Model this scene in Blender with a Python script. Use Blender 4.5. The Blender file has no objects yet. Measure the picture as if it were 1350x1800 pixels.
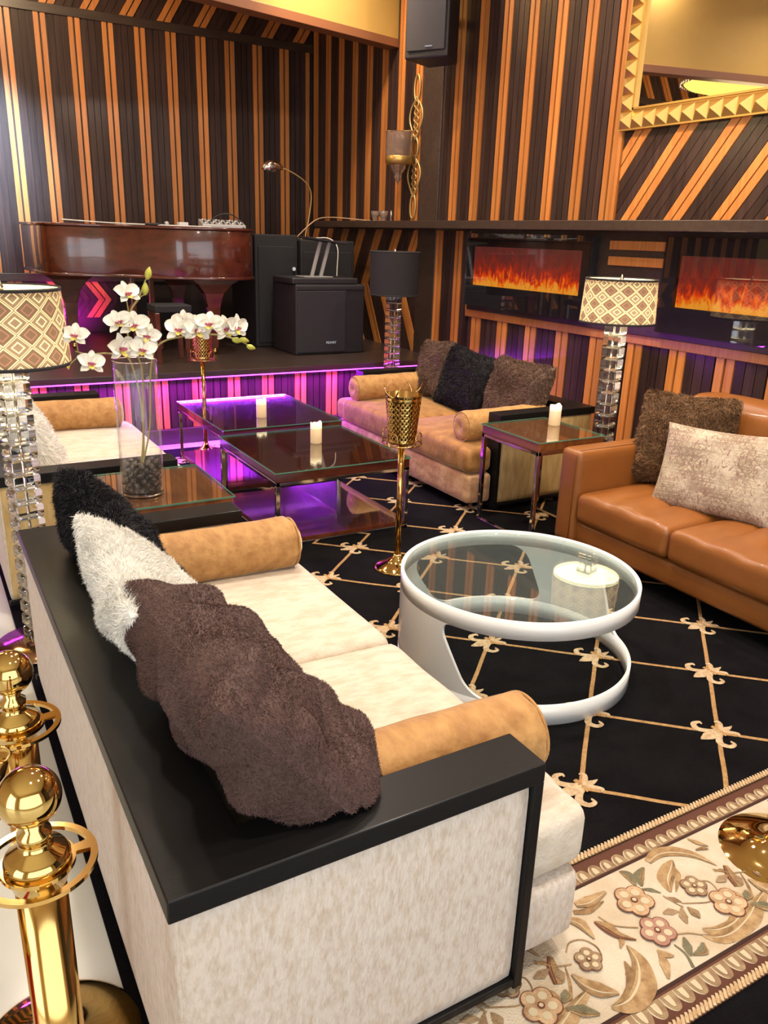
import bpy, bmesh, math, random
import numpy as np
from mathutils import Matrix, Vector
random.seed(7); RNG = np.random.default_rng(7)
SC = bpy.context.scene
COL = SC.collection
PI = math.pi

# ------------------------------------------------------------------ camera
cam_d = bpy.data.cameras.new('camera'); cam = bpy.data.objects.new('camera', cam_d); COL.objects.link(cam)
cam_d.sensor_fit = 'VERTICAL'; cam_d.sensor_height = 36.0; cam_d.lens = 1414.0/1800.0*36.0
cam_d.clip_start = 0.05; cam_d.clip_end = 60
Rw = ((0.86741723, -0.1344559, 0.47907094), (-0.49659606, -0.29449301, 0.81649631), (0.0313003, -0.9461477, -0.32221858))
m = Matrix(((Rw[0][0], -Rw[0][1], -Rw[0][2], 0), (Rw[1][0], -Rw[1][1], -Rw[1][2], 0), (Rw[2][0], -Rw[2][1], -Rw[2][2], 1.6), (0, 0, 0, 1)))
cam.matrix_world = m
SC.camera = cam
SC.view_settings.view_transform = 'Standard'; SC.view_settings.look = 'None'
SC.view_settings.gamma = 1.0; SC.view_settings.use_curve_mapping = False
SC.view_settings.exposure = 0.0

# ------------------------------------------------------------------ world and room lights
w = bpy.data.worlds.new('world'); SC.world = w; w.use_nodes = True
w.node_tree.nodes['Background'].inputs[0].default_value = (1.0, 0.86, 0.70, 1)
w.node_tree.nodes['Background'].inputs[1].default_value = 0.15

def area(name, loc, size, energy, color, rot=(0, 0, 0), spread=None, shape='RECTANGLE'):
    l = bpy.data.lights.new(name, 'AREA'); l.shape = shape; l.size = size[0]; l.size_y = size[1]
    l.energy = energy; l.color = color
    if spread: l.spread = spread
    o = bpy.data.objects.new(name, l); COL.objects.link(o); o.location = loc; o.rotation_euler = rot
    return o
def point(name, loc, energy, color, r=0.05):
    l = bpy.data.lights.new(name, 'POINT'); l.energy = energy; l.color = color; l.shadow_soft_size = r
    o = bpy.data.objects.new(name, l); COL.objects.link(o); o.location = loc
    return o
WARM = (1.0, 0.72, 0.42); WARM2 = (1.0, 0.87, 0.73); DAY = (0.78, 0.89, 1.0); PURP = (0.42, 0.03, 1.0)
# daylight through the shop front behind the photographer
area('daylight_front', (-0.1, -2.85, 1.95), (5.6, 3.2), 150, DAY, (math.radians(90), 0, 0))
area('daylight_side', (-3.85, -0.6, 1.7), (3.2, 2.4), 90, DAY, (0, math.radians(-90), 0))
# ceiling downlights
for i, (x, y, e) in enumerate(((0.6, 0.4, 55), (2.2, 0.9, 60), (3.2, 2.6, 70), (1.2, 3.0, 60), (2.4, 4.6, 60), (0.2, 5.2, 45), (1.6, 6.5, 60), (3.3, 6.3, 60), (0.3, 7.4, 30))):
    area('downlight', (x, y, 4.15 if y < 6.2 else 4.2), (0.22, 0.22), e*0.70, WARM2, (0, 0, 0), shape='DISK', spread=math.radians(150))
# wall washer spots on the slatted walls
def spot(name, loc, target, energy, color, ang=60, blend=0.8, r=0.06):
    l = bpy.data.lights.new(name, 'SPOT'); l.energy = energy; l.color = color; l.spot_size = math.radians(ang); l.spot_blend = blend; l.shadow_soft_size = r
    o = bpy.data.objects.new(name, l); COL.objects.link(o); o.location = loc
    d = Vector(target)-Vector(loc); o.rotation_euler = d.to_track_quat('-Z', 'Y').to_euler()
    return o
spot('wall_spot', (2.2, 3.6, 4.1), (4.2, 4.2, 2.0), 260, WARM, 70)
spot('wall_spot', (2.6, 6.0, 4.1), (4.2, 7.4, 2.2), 160, WARM, 70)
spot('wall_spot', (1.0, 6.7, 4.1), (1.2, 9.0, 2.6), 260, WARM, 95)
spot('wall_spot', (2.8, 6.7, 4.1), (3.0, 9.0, 2.4), 240, WARM, 90)
spot('wall_spot', (2.4, 1.6, 4.1), (4.2, 2.4, 1.6), 240, WARM, 75)
# violet strip lights
area('violet_strip', (1.8, 6.145, 0.516), (4.7, 0.03), 165, (0.46, 0.02, 1.0), (math.radians(-24), 0, 0))
spot('violet_lamp', (1.50, 8.55, 0.72), (1.45, 9.0, 0.9), 26, (1.0, 0.02, 0.85), 110)
spot('ceiling_spot', (3.0, 2.2, 4.2), (2.4, 9.0, 2.9), 260, WARM2, 42, 0.9, 0.16)
spot('cool_wall_spot', (0.5, 6.6, 3.7), (0.72, 9.0, 2.2), 3200, (0.50, 0.72, 1.0), 34, 1.0, 0.08)  # unseen spot added for the bluish glow at the back wall's left

# ------------------------------------------------------------------ materials
MATS = {}
def mat(name, color=(0.8, 0.8, 0.8), rough=0.5, metal=0.0, var=None, vscale=(8, 8, 8), bump=0.0, bscale=40.0, coat=0.0, sheen=0.0,
        sheen_col=None, island=0.0, emis=None, estr=0.0, ior=None, trans=0.0, bstretch=None, ramp=(0.35, 0.65), detail=4, coords='Object', spec=None, alpha=None, coat_r=0.08):
    m = bpy.data.materials.new(name); m.use_nodes = True; nt = m.node_tree; b = nt.nodes['Principled BSDF']
    b.inputs['Base Color'].default_value = (*color, 1); b.inputs['Roughness'].default_value = rough; b.inputs['Metallic'].default_value = metal
    if coat: b.inputs['Coat Weight'].default_value = coat; b.inputs['Coat Roughness'].default_value = coat_r
    if sheen:
        b.inputs['Sheen Weight'].default_value = sheen; b.inputs['Sheen Roughness'].default_value = 0.35
        b.inputs['Sheen Tint'].default_value = (*(sheen_col or color), 1)
    if emis: b.inputs['Emission Color'].default_value = (*emis, 1); b.inputs['Emission Strength'].default_value = estr
    if ior: b.inputs['IOR'].default_value = ior
    if spec is not None: b.inputs['Specular IOR Level'].default_value = spec
    if trans: b.inputs['Transmission Weight'].default_value = trans
    tc = nt.nodes.new('ShaderNodeTexCoord')
    L = nt.links.new
    last = None
    if var:
        mp = nt.nodes.new('ShaderNodeMapping'); mp.inputs['Scale'].default_value = vscale; L(tc.outputs[coords], mp.inputs[0])
        n = nt.nodes.new('ShaderNodeTexNoise'); n.inputs['Scale'].default_value = 1.0; n.inputs['Detail'].default_value = detail; n.inputs['Roughness'].default_value = 0.6
        L(mp.outputs[0], n.inputs['Vector'])
        r = nt.nodes.new('ShaderNodeMapRange'); r.inputs[1].default_value = ramp[0]; r.inputs[2].default_value = ramp[1]; L(n.outputs['Fac'], r.inputs[0])
        mx = nt.nodes.new('ShaderNodeMix'); mx.data_type = 'RGBA'; mx.inputs[6].default_value = (*color, 1); mx.inputs[7].default_value = (*var, 1)
        L(r.outputs[0], mx.inputs[0]); last = mx.outputs[2]
    if island:
        g = nt.nodes.new('ShaderNodeNewGeometry'); h = nt.nodes.new('ShaderNodeHueSaturation')
        r2 = nt.nodes.new('ShaderNodeMapRange'); r2.inputs[3].default_value = 1-island; r2.inputs[4].default_value = 1+island
        L(g.outputs['Random Per Island'], r2.inputs[0]); L(r2.outputs[0], h.inputs['Value'])
        if last: L(last, h.inputs['Color'])
        else: h.inputs['Color'].default_value = (*color, 1)
        last = h.outputs[0]
    if last: L(last, b.inputs['Base Color'])
    if bump:
        mp = nt.nodes.new('ShaderNodeMapping'); s = bstretch or (1, 1, 1); mp.inputs['Scale'].default_value = tuple(bscale*q for q in s); L(tc.outputs[coords], mp.inputs[0])
        n = nt.nodes.new('ShaderNodeTexNoise'); n.inputs['Scale'].default_value = 1.0; n.inputs['Detail'].default_value = 3
        L(mp.outputs[0], n.inputs['Vector'])
        bp = nt.nodes.new('ShaderNodeBump'); bp.inputs['Strength'].default_value = 1.0; bp.inputs['Distance'].default_value = bump
        L(n.outputs['Fac'], bp.inputs['Height']); L(bp.outputs[0], b.inputs['Normal'])
    MATS[name] = m
    return m
def thin_glass(name, tint=(0.95, 0.98, 0.97), refl=1.0, rough=0.0, ior=1.5, body=0.0, bodycol=(0.6, 0.7, 0.68)):
    m = bpy.data.materials.new(name); m.use_nodes = True; nt = m.node_tree; L = nt.links.new
    nt.nodes.remove(nt.nodes['Principled BSDF']); out = nt.nodes['Material Output']
    t = nt.nodes.new('ShaderNodeBsdfTransparent'); t.inputs[0].default_value = (*tint, 1)
    g = nt.nodes.new('ShaderNodeBsdfGlossy'); g.inputs['Roughness'].default_value = rough; g.inputs[0].default_value = (refl, refl, refl, 1)
    f = nt.nodes.new('ShaderNodeFresnel'); ge = nt.nodes.new('ShaderNodeNewGeometry'); io = nt.nodes.new('ShaderNodeMapRange')
    io.inputs[3].default_value = ior; io.inputs[4].default_value = 1/ior; L(ge.outputs['Backfacing'], io.inputs[0]); L(io.outputs[0], f.inputs[0])
    mx = nt.nodes.new('ShaderNodeMixShader'); L(f.outputs[0], mx.inputs[0]); L(t.outputs[0], mx.inputs[1]); L(g.outputs[0], mx.inputs[2])
    last = mx.outputs[0]
    if body:
        d = nt.nodes.new('ShaderNodeBsdfDiffuse'); d.inputs[0].default_value = (*bodycol, 1)
        m2 = nt.nodes.new('ShaderNodeMixShader'); m2.inputs[0].default_value = body; L(last, m2.inputs[1]); L(d.outputs[0], m2.inputs[2]); last = m2.outputs[0]
    L(last, out.inputs[0]); MATS[name] = m
    return m
def emit(name, color, s):
    m = bpy.data.materials.new(name); m.use_nodes = True; nt = m.node_tree
    nt.nodes.remove(nt.nodes['Principled BSDF']); e = nt.nodes.new('ShaderNodeEmission'); e.inputs[0].default_value = (*color, 1); e.inputs[1].default_value = s
    nt.links.new(e.outputs[0], nt.nodes['Material Output'].inputs[0]); MATS[name] = m
    return m
# wood
DKW = dict(rough=0.5, coat=0.38, coat_r=0.2, island=0.3, spec=0.2)
mat('dark_plank', (0.024, 0.012, 0.011), var=(0.046, 0.024, 0.020), vscale=(40, 40, 2.2), bump=0.0012, bscale=60, bstretch=(1, 1, 0.05), **DKW)
mat('light_plank', (0.52, 0.21, 0.055), rough=0.42, coat=0.4, coat_r=0.28, island=0.22, var=(0.42, 0.135, 0.028), vscale=(50, 50, 2.0), bump=0.0008, bscale=60, bstretch=(1, 1, 0.05))
mat('wall_back', (0.022, 0.011, 0.009), rough=0.6)
mat('espresso', (0.030, 0.018, 0.014), rough=0.4, var=(0.045, 0.028, 0.022), vscale=(3, 30, 30), coat=0.3, coat_r=0.25)
mat('yellow_paint', (0.46, 0.28, 0.07), rough=0.7, var=(0.43, 0.26, 0.06), vscale=(2, 2, 2))
mat('cream_paint', (0.75, 0.62, 0.40), rough=0.8)
mat('beam_wood', (0.20, 0.075, 0.03), rough=0.5)
mat('black_lacquer', (0.007, 0.0065, 0.007), rough=0.42, coat=0.06, coat_r=0.15, spec=0.18, bump=0.0003, bscale=50, bstretch=(1, 6, 6))
mat('black_matte', (0.010, 0.009, 0.011), rough=0.75)
mat('black_plastic', (0.018, 0.016, 0.020), rough=0.5)
mat('speaker_grille', (0.022, 0.018, 0.024), rough=0.65, bump=0.001, bscale=300)
mat('table_wood', (0.25, 0.085, 0.022), rough=0.35, coat=0.6, var=(0.16, 0.045, 0.012), vscale=(30, 3, 30), bump=0.0002)
mat('mahogany', (0.105, 0.020, 0.010), rough=0.2, coat=0.9, coat_r=0.06, var=(0.060, 0.012, 0.007), vscale=(6, 6, 14))
mat('red_wood', (0.16, 0.035, 0.012), rough=0.3, coat=0.6, var=(0.10, 0.02, 0.008), vscale=(25, 4, 25))
# metal, glass
mat('chrome', (0.75, 0.73, 0.72), rough=0.08, metal=1)
mat('brass', (0.64, 0.41, 0.14), rough=0.12, metal=1)
mat('brass_polished', (0.62, 0.44, 0.16), rough=0.05, metal=1)
mat('bronze_mirror', (0.42, 0.27, 0.18), rough=0.12, metal=1)
mat('gold_paint', (0.66, 0.42, 0.13), rough=0.32, metal=0.85)
mat('gold_dull', (0.50, 0.34, 0.13), rough=0.45, metal=0.6)
mat('white_lacquer', (0.80, 0.82, 0.82), rough=0.25, coat=0.4)
mat('mirror', (0.92, 0.90, 0.86), rough=0.01, metal=1)
thin_glass('glass_top', (0.93, 0.975, 0.965), ior=1.5, body=0.03)
thin_glass('glass_over', (0.92, 0.95, 0.93), ior=1.6)
thin_glass('glass_vase', (0.985, 0.985, 0.99), ior=1.4, body=0.012, bodycol=(0.8, 0.8, 0.85))
thin_glass('glass_fire', (0.80, 0.80, 0.82), ior=1.7)
mat('glass_edge', (0.15, 0.42, 0.30), rough=0.15, trans=0.5)
mat('crystal', (0.97, 0.98, 1.0), rough=0.02, trans=1.0, ior=1.5)
mat('smoke_glass', (0.55, 0.42, 0.35), rough=0.08, trans=0.8, ior=1.3, bump=0.004, bscale=70)
# cloth
mat('cream_chenille', (0.64, 0.56, 0.49), rough=0.9, var=(0.52, 0.42, 0.33), vscale=(80, 80, 34), bump=0.0025, bscale=150, sheen=0.3, sheen_col=(1, .95, .9), ramp=(0.42, 0.68), bstretch=(1, 1, 0.4))
mat('cream_seat', (0.68, 0.60, 0.50), rough=0.9, var=(0.55, 0.45, 0.34), vscale=(14, 34, 20), bump=0.0025, bscale=130, sheen=0.3, sheen_col=(1, .95, .9), ramp=(0.42, 0.7))
mat('gold_velvet', (0.42, 0.20, 0.055), rough=0.7, var=(0.26, 0.11, 0.028), vscale=(14, 14, 10), bump=0.004, bscale=26, sheen=0.8, sheen_col=(1, .78, .45))
mat('tan_velvet', (0.52, 0.28, 0.095), rough=0.7, var=(0.36, 0.17, 0.05), vscale=(10, 22, 22), bump=0.006, bscale=18, sheen=0.8, sheen_col=(1, .80, .50), bstretch=(1, 2, 2))
mat('champagne_velvet', (0.62, 0.38, 0.20), rough=0.65, var=(0.40, 0.19, 0.09), vscale=(10, 10, 16), bump=0.006, bscale=22, sheen=0.9, sheen_col=(1, .85, .6))
mat('tan_panel', (0.62, 0.44, 0.20), rough=0.85, var=(0.45, 0.29, 0.11), vscale=(30, 30, 6), bump=0.001, bscale=120, sheen=0.3)
mat('caramel_leather', (0.275, 0.095, 0.021), rough=0.38, var=(0.23, 0.078, 0.016), vscale=(5, 5, 5), bump=0.0006, bscale=260, coat=0.15)
mat('seam', (0.13, 0.035, 0.008), rough=0.7)
mat('fur_black', (0.006, 0.005, 0.008), rough=0.6, sheen=0.1, sheen_col=(.3, .3, .45), island=0.5, spec=0.3)
mat('fur_white', (0.80, 0.78, 0.73), rough=0.75, sheen=0.2, sheen_col=(1, 1, 1), island=0.12)
mat('fur_brown', (0.085, 0.043, 0.037), rough=0.75, sheen=0.4, sheen_col=(.6, .42, .38), island=0.35)
mat('fur_fox', (0.17, 0.085, 0.035), rough=0.7, sheen=0.3, sheen_col=(.7, .5, .3), island=0.6)
mat('fur_mink', (0.12, 0.065, 0.045), rough=0.7, sheen=0.3, sheen_col=(.6, .4, .3), island=0.5)
mat('red_velvet', (0.50, 0.008, 0.008), rough=0.8, sheen=0.7, sheen_col=(1, .2, .2))
mat('black_shade', (0.014, 0.012, 0.014), rough=0.85)
mat('cream_lining', (0.85, 0.72, 0.42), rough=0.9, emis=(1.0, 0.80, 0.42), estr=0.9)
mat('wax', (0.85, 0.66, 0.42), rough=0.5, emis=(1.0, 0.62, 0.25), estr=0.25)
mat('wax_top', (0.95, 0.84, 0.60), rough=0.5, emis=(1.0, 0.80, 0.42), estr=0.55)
# rug
mat('rug_black', (0.0045, 0.004, 0.005), rough=1.0, bump=0.006, bscale=220, var=(0.008, 0.0075, 0.009), vscale=(5, 5, 5), spec=0.08)
mat('rug_gold', (0.46, 0.27, 0.11), rough=0.9, bump=0.004, bscale=160, var=(0.32, 0.17, 0.06), vscale=(60, 60, 60))
mat('rug_fleur', (0.42, 0.28, 0.15), rough=0.9, bump=0.004, bscale=160, var=(0.60, 0.46, 0.30), vscale=(60, 60, 60))
mat('rug_brown', (0.10, 0.035, 0.02), rough=0.95, bump=0.003, bscale=180)
mat('rug_line', (0.035, 0.012, 0.008), rough=0.95)
mat('rug_cream', (0.60, 0.52, 0.41), rough=0.95, bump=0.003, bscale=200, var=(0.50, 0.40, 0.28), vscale=(7, 7, 7))
mat('rug_pearl', (0.33, 0.23, 0.13), rough=0.9, bump=0.003, bscale=180, var=(0.22, 0.13, 0.07), vscale=(40, 40, 40))
mat('rug_pearl_light', (0.52, 0.43, 0.29), rough=0.9)
mat('rug_tan', (0.27, 0.155, 0.065), rough=0.9, bump=0.003, bscale=180, var=(0.46, 0.31, 0.16), vscale=(35, 35, 35))
mat('rug_ochre', (0.17, 0.095, 0.04), rough=0.9, bump=0.003, bscale=180, var=(0.38, 0.24, 0.11), vscale=(30, 30, 30))
mat('rug_green', (0.105, 0.095, 0.055), rough=0.9, bump=0.003, bscale=180, var=(0.19, 0.17, 0.10), vscale=(30, 30, 30))
mat('rug_petal', (0.30, 0.17, 0.085), rough=0.9, bump=0.003, bscale=180, var=(0.56, 0.38, 0.22), vscale=(30, 30, 30))
mat('rug_mauve', (0.33, 0.17, 0.12), rough=0.9, bump=0.003, bscale=180, var=(0.42, 0.25, 0.18), vscale=(30, 30, 30))
mat('rug_wine', (0.13, 0.035, 0.018), rough=0.9)
mat('floor_stone', (0.62, 0.63, 0.60), rough=0.22, var=(0.55, 0.55, 0.50), vscale=(1.5, 1.5, 1.5), coat=0.3)
mat('petal', (0.86, 0.84, 0.74), rough=0.6, sheen=0.2, var=(0.80, 0.74, 0.62), vscale=(30, 30, 30))
mat('petal_throat', (0.62, 0.50, 0.10), rough=0.6)
mat('petal_pink', (0.45, 0.10, 0.16), rough=0.6)
mat('stem_green', (0.26, 0.22, 0.06), rough=0.6, var=(0.36, 0.30, 0.12), vscale=(30, 30, 30))
mat('bud_green', (0.42, 0.42, 0.06), rough=0.5)
mat('pebble', (0.040, 0.026, 0.018), rough=0.35, island=0.3)
mat('silver_plastic', (0.45, 0.43, 0.42), rough=0.4, metal=0.3)
mat('white_plastic', (0.7, 0.68, 0.66), rough=0.5)
mat('cable_black', (0.02, 0.02, 0.02), rough=0.5)
mat('cable_tan', (0.42, 0.26, 0.14), rough=0.5)
mat('frosted', (0.85, 0.78, 0.62), rough=0.4, trans=0.3)
emit('shade_disc_glow', (1.0, 0.82, 0.46), 6.5)
emit('led_violet', (0.48, 0.03, 1.0), 14)
emit('lamp_glow', (1.0, 0.78, 0.16), 1.5)
emit('logo_white', (0.9, 0.85, 0.9), 0.5)

def lozenge(name):
    m = bpy.data.materials.new(name); m.use_nodes = True; nt = m.node_tree; L = nt.links.new; b = nt.nodes['Principled BSDF']
    uv = nt.nodes.new('ShaderNodeUVMap'); sx = nt.nodes.new('ShaderNodeSeparateXYZ'); L(uv.outputs[0], sx.inputs[0])
    def M(op, a, c=None, cl=False):
        n = nt.nodes.new('ShaderNodeMath'); n.operation = op; n.use_clamp = cl
        for i, q in enumerate((a, c)):
            if q is None: continue
            if isinstance(q, (int, float)): n.inputs[i].default_value = q
            else: L(q, n.inputs[i])
        return n.outputs[0]
    fx = M('ABSOLUTE', M('SUBTRACT', M('FRACT', M('MULTIPLY', sx.outputs[0], 14.0)), 0.5))
    fy = M('ABSOLUTE', M('SUBTRACT', M('FRACT', M('MULTIPLY', sx.outputs[1], 3.3)), 0.5))
    d = M('ADD', fx, fy)
    def band(c, wd): return M('LESS_THAN', M('ABSOLUTE', M('SUBTRACT', d, c)), wd)
    lines = M('ADD', M('ADD', band(0.46, 0.03), band(0.56, 0.018)), M('ADD', band(0.78, 0.035), 0.0), True)
    ring = band(0.24, 0.035)
    mx = nt.nodes.new('ShaderNodeMix'); mx.data_type = 'RGBA'; mx.inputs[6].default_value = (0.14, 0.092, 0.070, 1); mx.inputs[7].default_value = (0.21, 0.155, 0.12, 1); L(M('GREATER_THAN', d, 0.5), mx.inputs[0])
    m2 = nt.nodes.new('ShaderNodeMix'); m2.data_type = 'RGBA'; m2.inputs[7].default_value = (0.25, 0.14, 0.11, 1); L(ring, m2.inputs[0]); L(mx.outputs[2], m2.inputs[6])
    m3 = nt.nodes.new('ShaderNodeMix'); m3.data_type = 'RGBA'; m3.inputs[7].default_value = (0.80, 0.66, 0.44, 1); L(lines, m3.inputs[0]); L(m2.outputs[2], m3.inputs[6])
    L(m3.outputs[2], b.inputs['Base Color']); b.inputs['Roughness'].default_value = 0.9
    # lit from inside: cloth glows where it is thin
    tr = nt.nodes.new('ShaderNodeBsdfTranslucent'); L(m3.outputs[2], tr.inputs[0])
    ms = nt.nodes.new('ShaderNodeMixShader'); ms.inputs[0].default_value = 0.5
    L(b.outputs[0], ms.inputs[1]); L(tr.outputs[0], ms.inputs[2]); L(ms.outputs[0], nt.nodes['Material Output'].inputs[0])
    MATS[name] = m
lozenge('lozenge_cloth')

def flames(name):
    m = bpy.data.materials.new(name); m.use_nodes = True; nt = m.node_tree; L = nt.links.new
    nt.nodes.remove(nt.nodes['Principled BSDF'])
    tc = nt.nodes.new('ShaderNodeTexCoord'); sp = nt.nodes.new('ShaderNodeSeparateXYZ'); L(tc.outputs['UV'], sp.inputs[0])
    mp = nt.nodes.new('ShaderNodeMapping'); mp.inputs['Scale'].default_value = (34, 3.4, 1); L(tc.outputs['UV'], mp.inputs[0])
    n = nt.nodes.new('ShaderNodeTexNoise'); n.inputs['Scale'].default_value = 1.0; n.inputs['Detail'].default_value = 3; n.inputs['Distortion'].default_value = 0.8; L(mp.outputs[0], n.inputs['Vector'])
    a = nt.nodes.new('ShaderNodeMath'); a.operation = 'MULTIPLY_ADD'; a.inputs[1].default_value = 1.0; a.inputs[2].default_value = -0.44; L(n.outputs['Fac'], a.inputs[0])
    s = nt.nodes.new('ShaderNodeMath'); s.operation = 'SUBTRACT'; L(sp.outputs[1], s.inputs[0]); L(a.outputs[0], s.inputs[1])
    r = nt.nodes.new('ShaderNodeValToRGB'); L(s.outputs[0], r.inputs[0]); e = r.color_ramp.elements
    e[0].position = 0.0; e[0].color = (1.0, 0.38, 0.03, 1); e[1].position = 1.0; e[1].color = (0.11, 0.030, 0.022, 1)
    for p, c in ((0.10, (1.0, 0.17, 0.008, 1)), (0.20, (0.85, 0.06, 0.008, 1)), (0.32, (0.38, 0.030, 0.012, 1)), (0.6, (0.20, 0.028, 0.018, 1))):
        k = e.new(p); k.color = c
    em = nt.nodes.new('ShaderNodeEmission'); em.inputs[1].default_value = 1.25; L(r.outputs[0], em.inputs[0])
    L(em.outputs[0], nt.nodes['Material Output'].inputs[0]); MATS[name] = m
flames('flame_picture')

def printed(name):
    m = mat(name, (0.47, 0.37, 0.27), rough=0.9, sheen=0.2, bump=0.0012, bscale=200)
    nt = m.node_tree; L = nt.links.new; b = nt.nodes['Principled BSDF']
    uv = nt.nodes.new('ShaderNodeUVMap')
    def tex(scale, det, dist, lo, hi, stretch=(1, 1, 1)):
        mp = nt.nodes.new('ShaderNodeMapping'); mp.inputs['Scale'].default_value = tuple(scale*s for s in stretch); L(uv.outputs[0], mp.inputs[0])
        n = nt.nodes.new('ShaderNodeTexNoise'); n.inputs['Scale'].default_value = 1; n.inputs['Detail'].default_value = det; n.inputs['Distortion'].default_value = dist; L(mp.outputs[0], n.inputs['Vector'])
        r = nt.nodes.new('ShaderNodeMapRange'); r.inputs[1].default_value = lo; r.inputs[2].default_value = hi; L(n.outputs['Fac'], r.inputs[0]); return r.outputs[0]
    def vor(scale, lo, hi):
        mp = nt.nodes.new('ShaderNodeMapping'); mp.inputs['Scale'].default_value = (scale, scale, 1); L(uv.outputs[0], mp.inputs[0])
        n = nt.nodes.new('ShaderNodeTexVoronoi'); n.distance = 'MANHATTAN'; n.inputs['Scale'].default_value = 1; n.inputs['Randomness'].default_value = 0.55; L(mp.outputs[0], n.inputs['Vector'])
        q = nt.nodes.new('ShaderNodeMath'); q.operation = 'PINGPONG'; q.inputs[1].default_value = 0.14; L(n.outputs['Distance'], q.inputs[0])
        r = nt.nodes.new('ShaderNodeMapRange'); r.inputs[1].default_value = lo; r.inputs[2].default_value = hi; L(q.outputs[0], r.inputs[0]); return r.outputs[0]
    def mix(f, A, B):
        x = nt.nodes.new('ShaderNodeMix'); x.data_type = 'RGBA'; L(f, x.inputs[0])
        for i, q in ((6, A), (7, B)):
            if isinstance(q, tuple): x.inputs[i].default_value = (*q, 1)
            else: L(q, x.inputs[i])
        return x.outputs[2]
    c = mix(tex(5, 2, 0.5, 0.35, 0.7), (0.50, 0.42, 0.31), (0.36, 0.28, 0.20))
    c = mix(vor(4.5, 0.012, 0.035), (0.20, 0.135, 0.10), c)
    c = mix(tex(7, 1, 0, 0.5, 0.56, (0.15, 9, 1)), c, (0.27, 0.20, 0.15))
    f = tex(46, 4, 1.2, 0.50, 0.60)
    c2 = mix(f, c, (0.22, 0.155, 0.115)); c = mix(tex(3, 2, 0, 0.42, 0.75), c2, (0.55, 0.48, 0.38))
    c = mix(tex(24, 5, 2.0, 0.56, 0.64, (1, 0.4, 1)), c, (0.23, 0.13, 0.11))
    L(c, b.inputs['Base Color'])
printed('printed_cloth')

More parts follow.
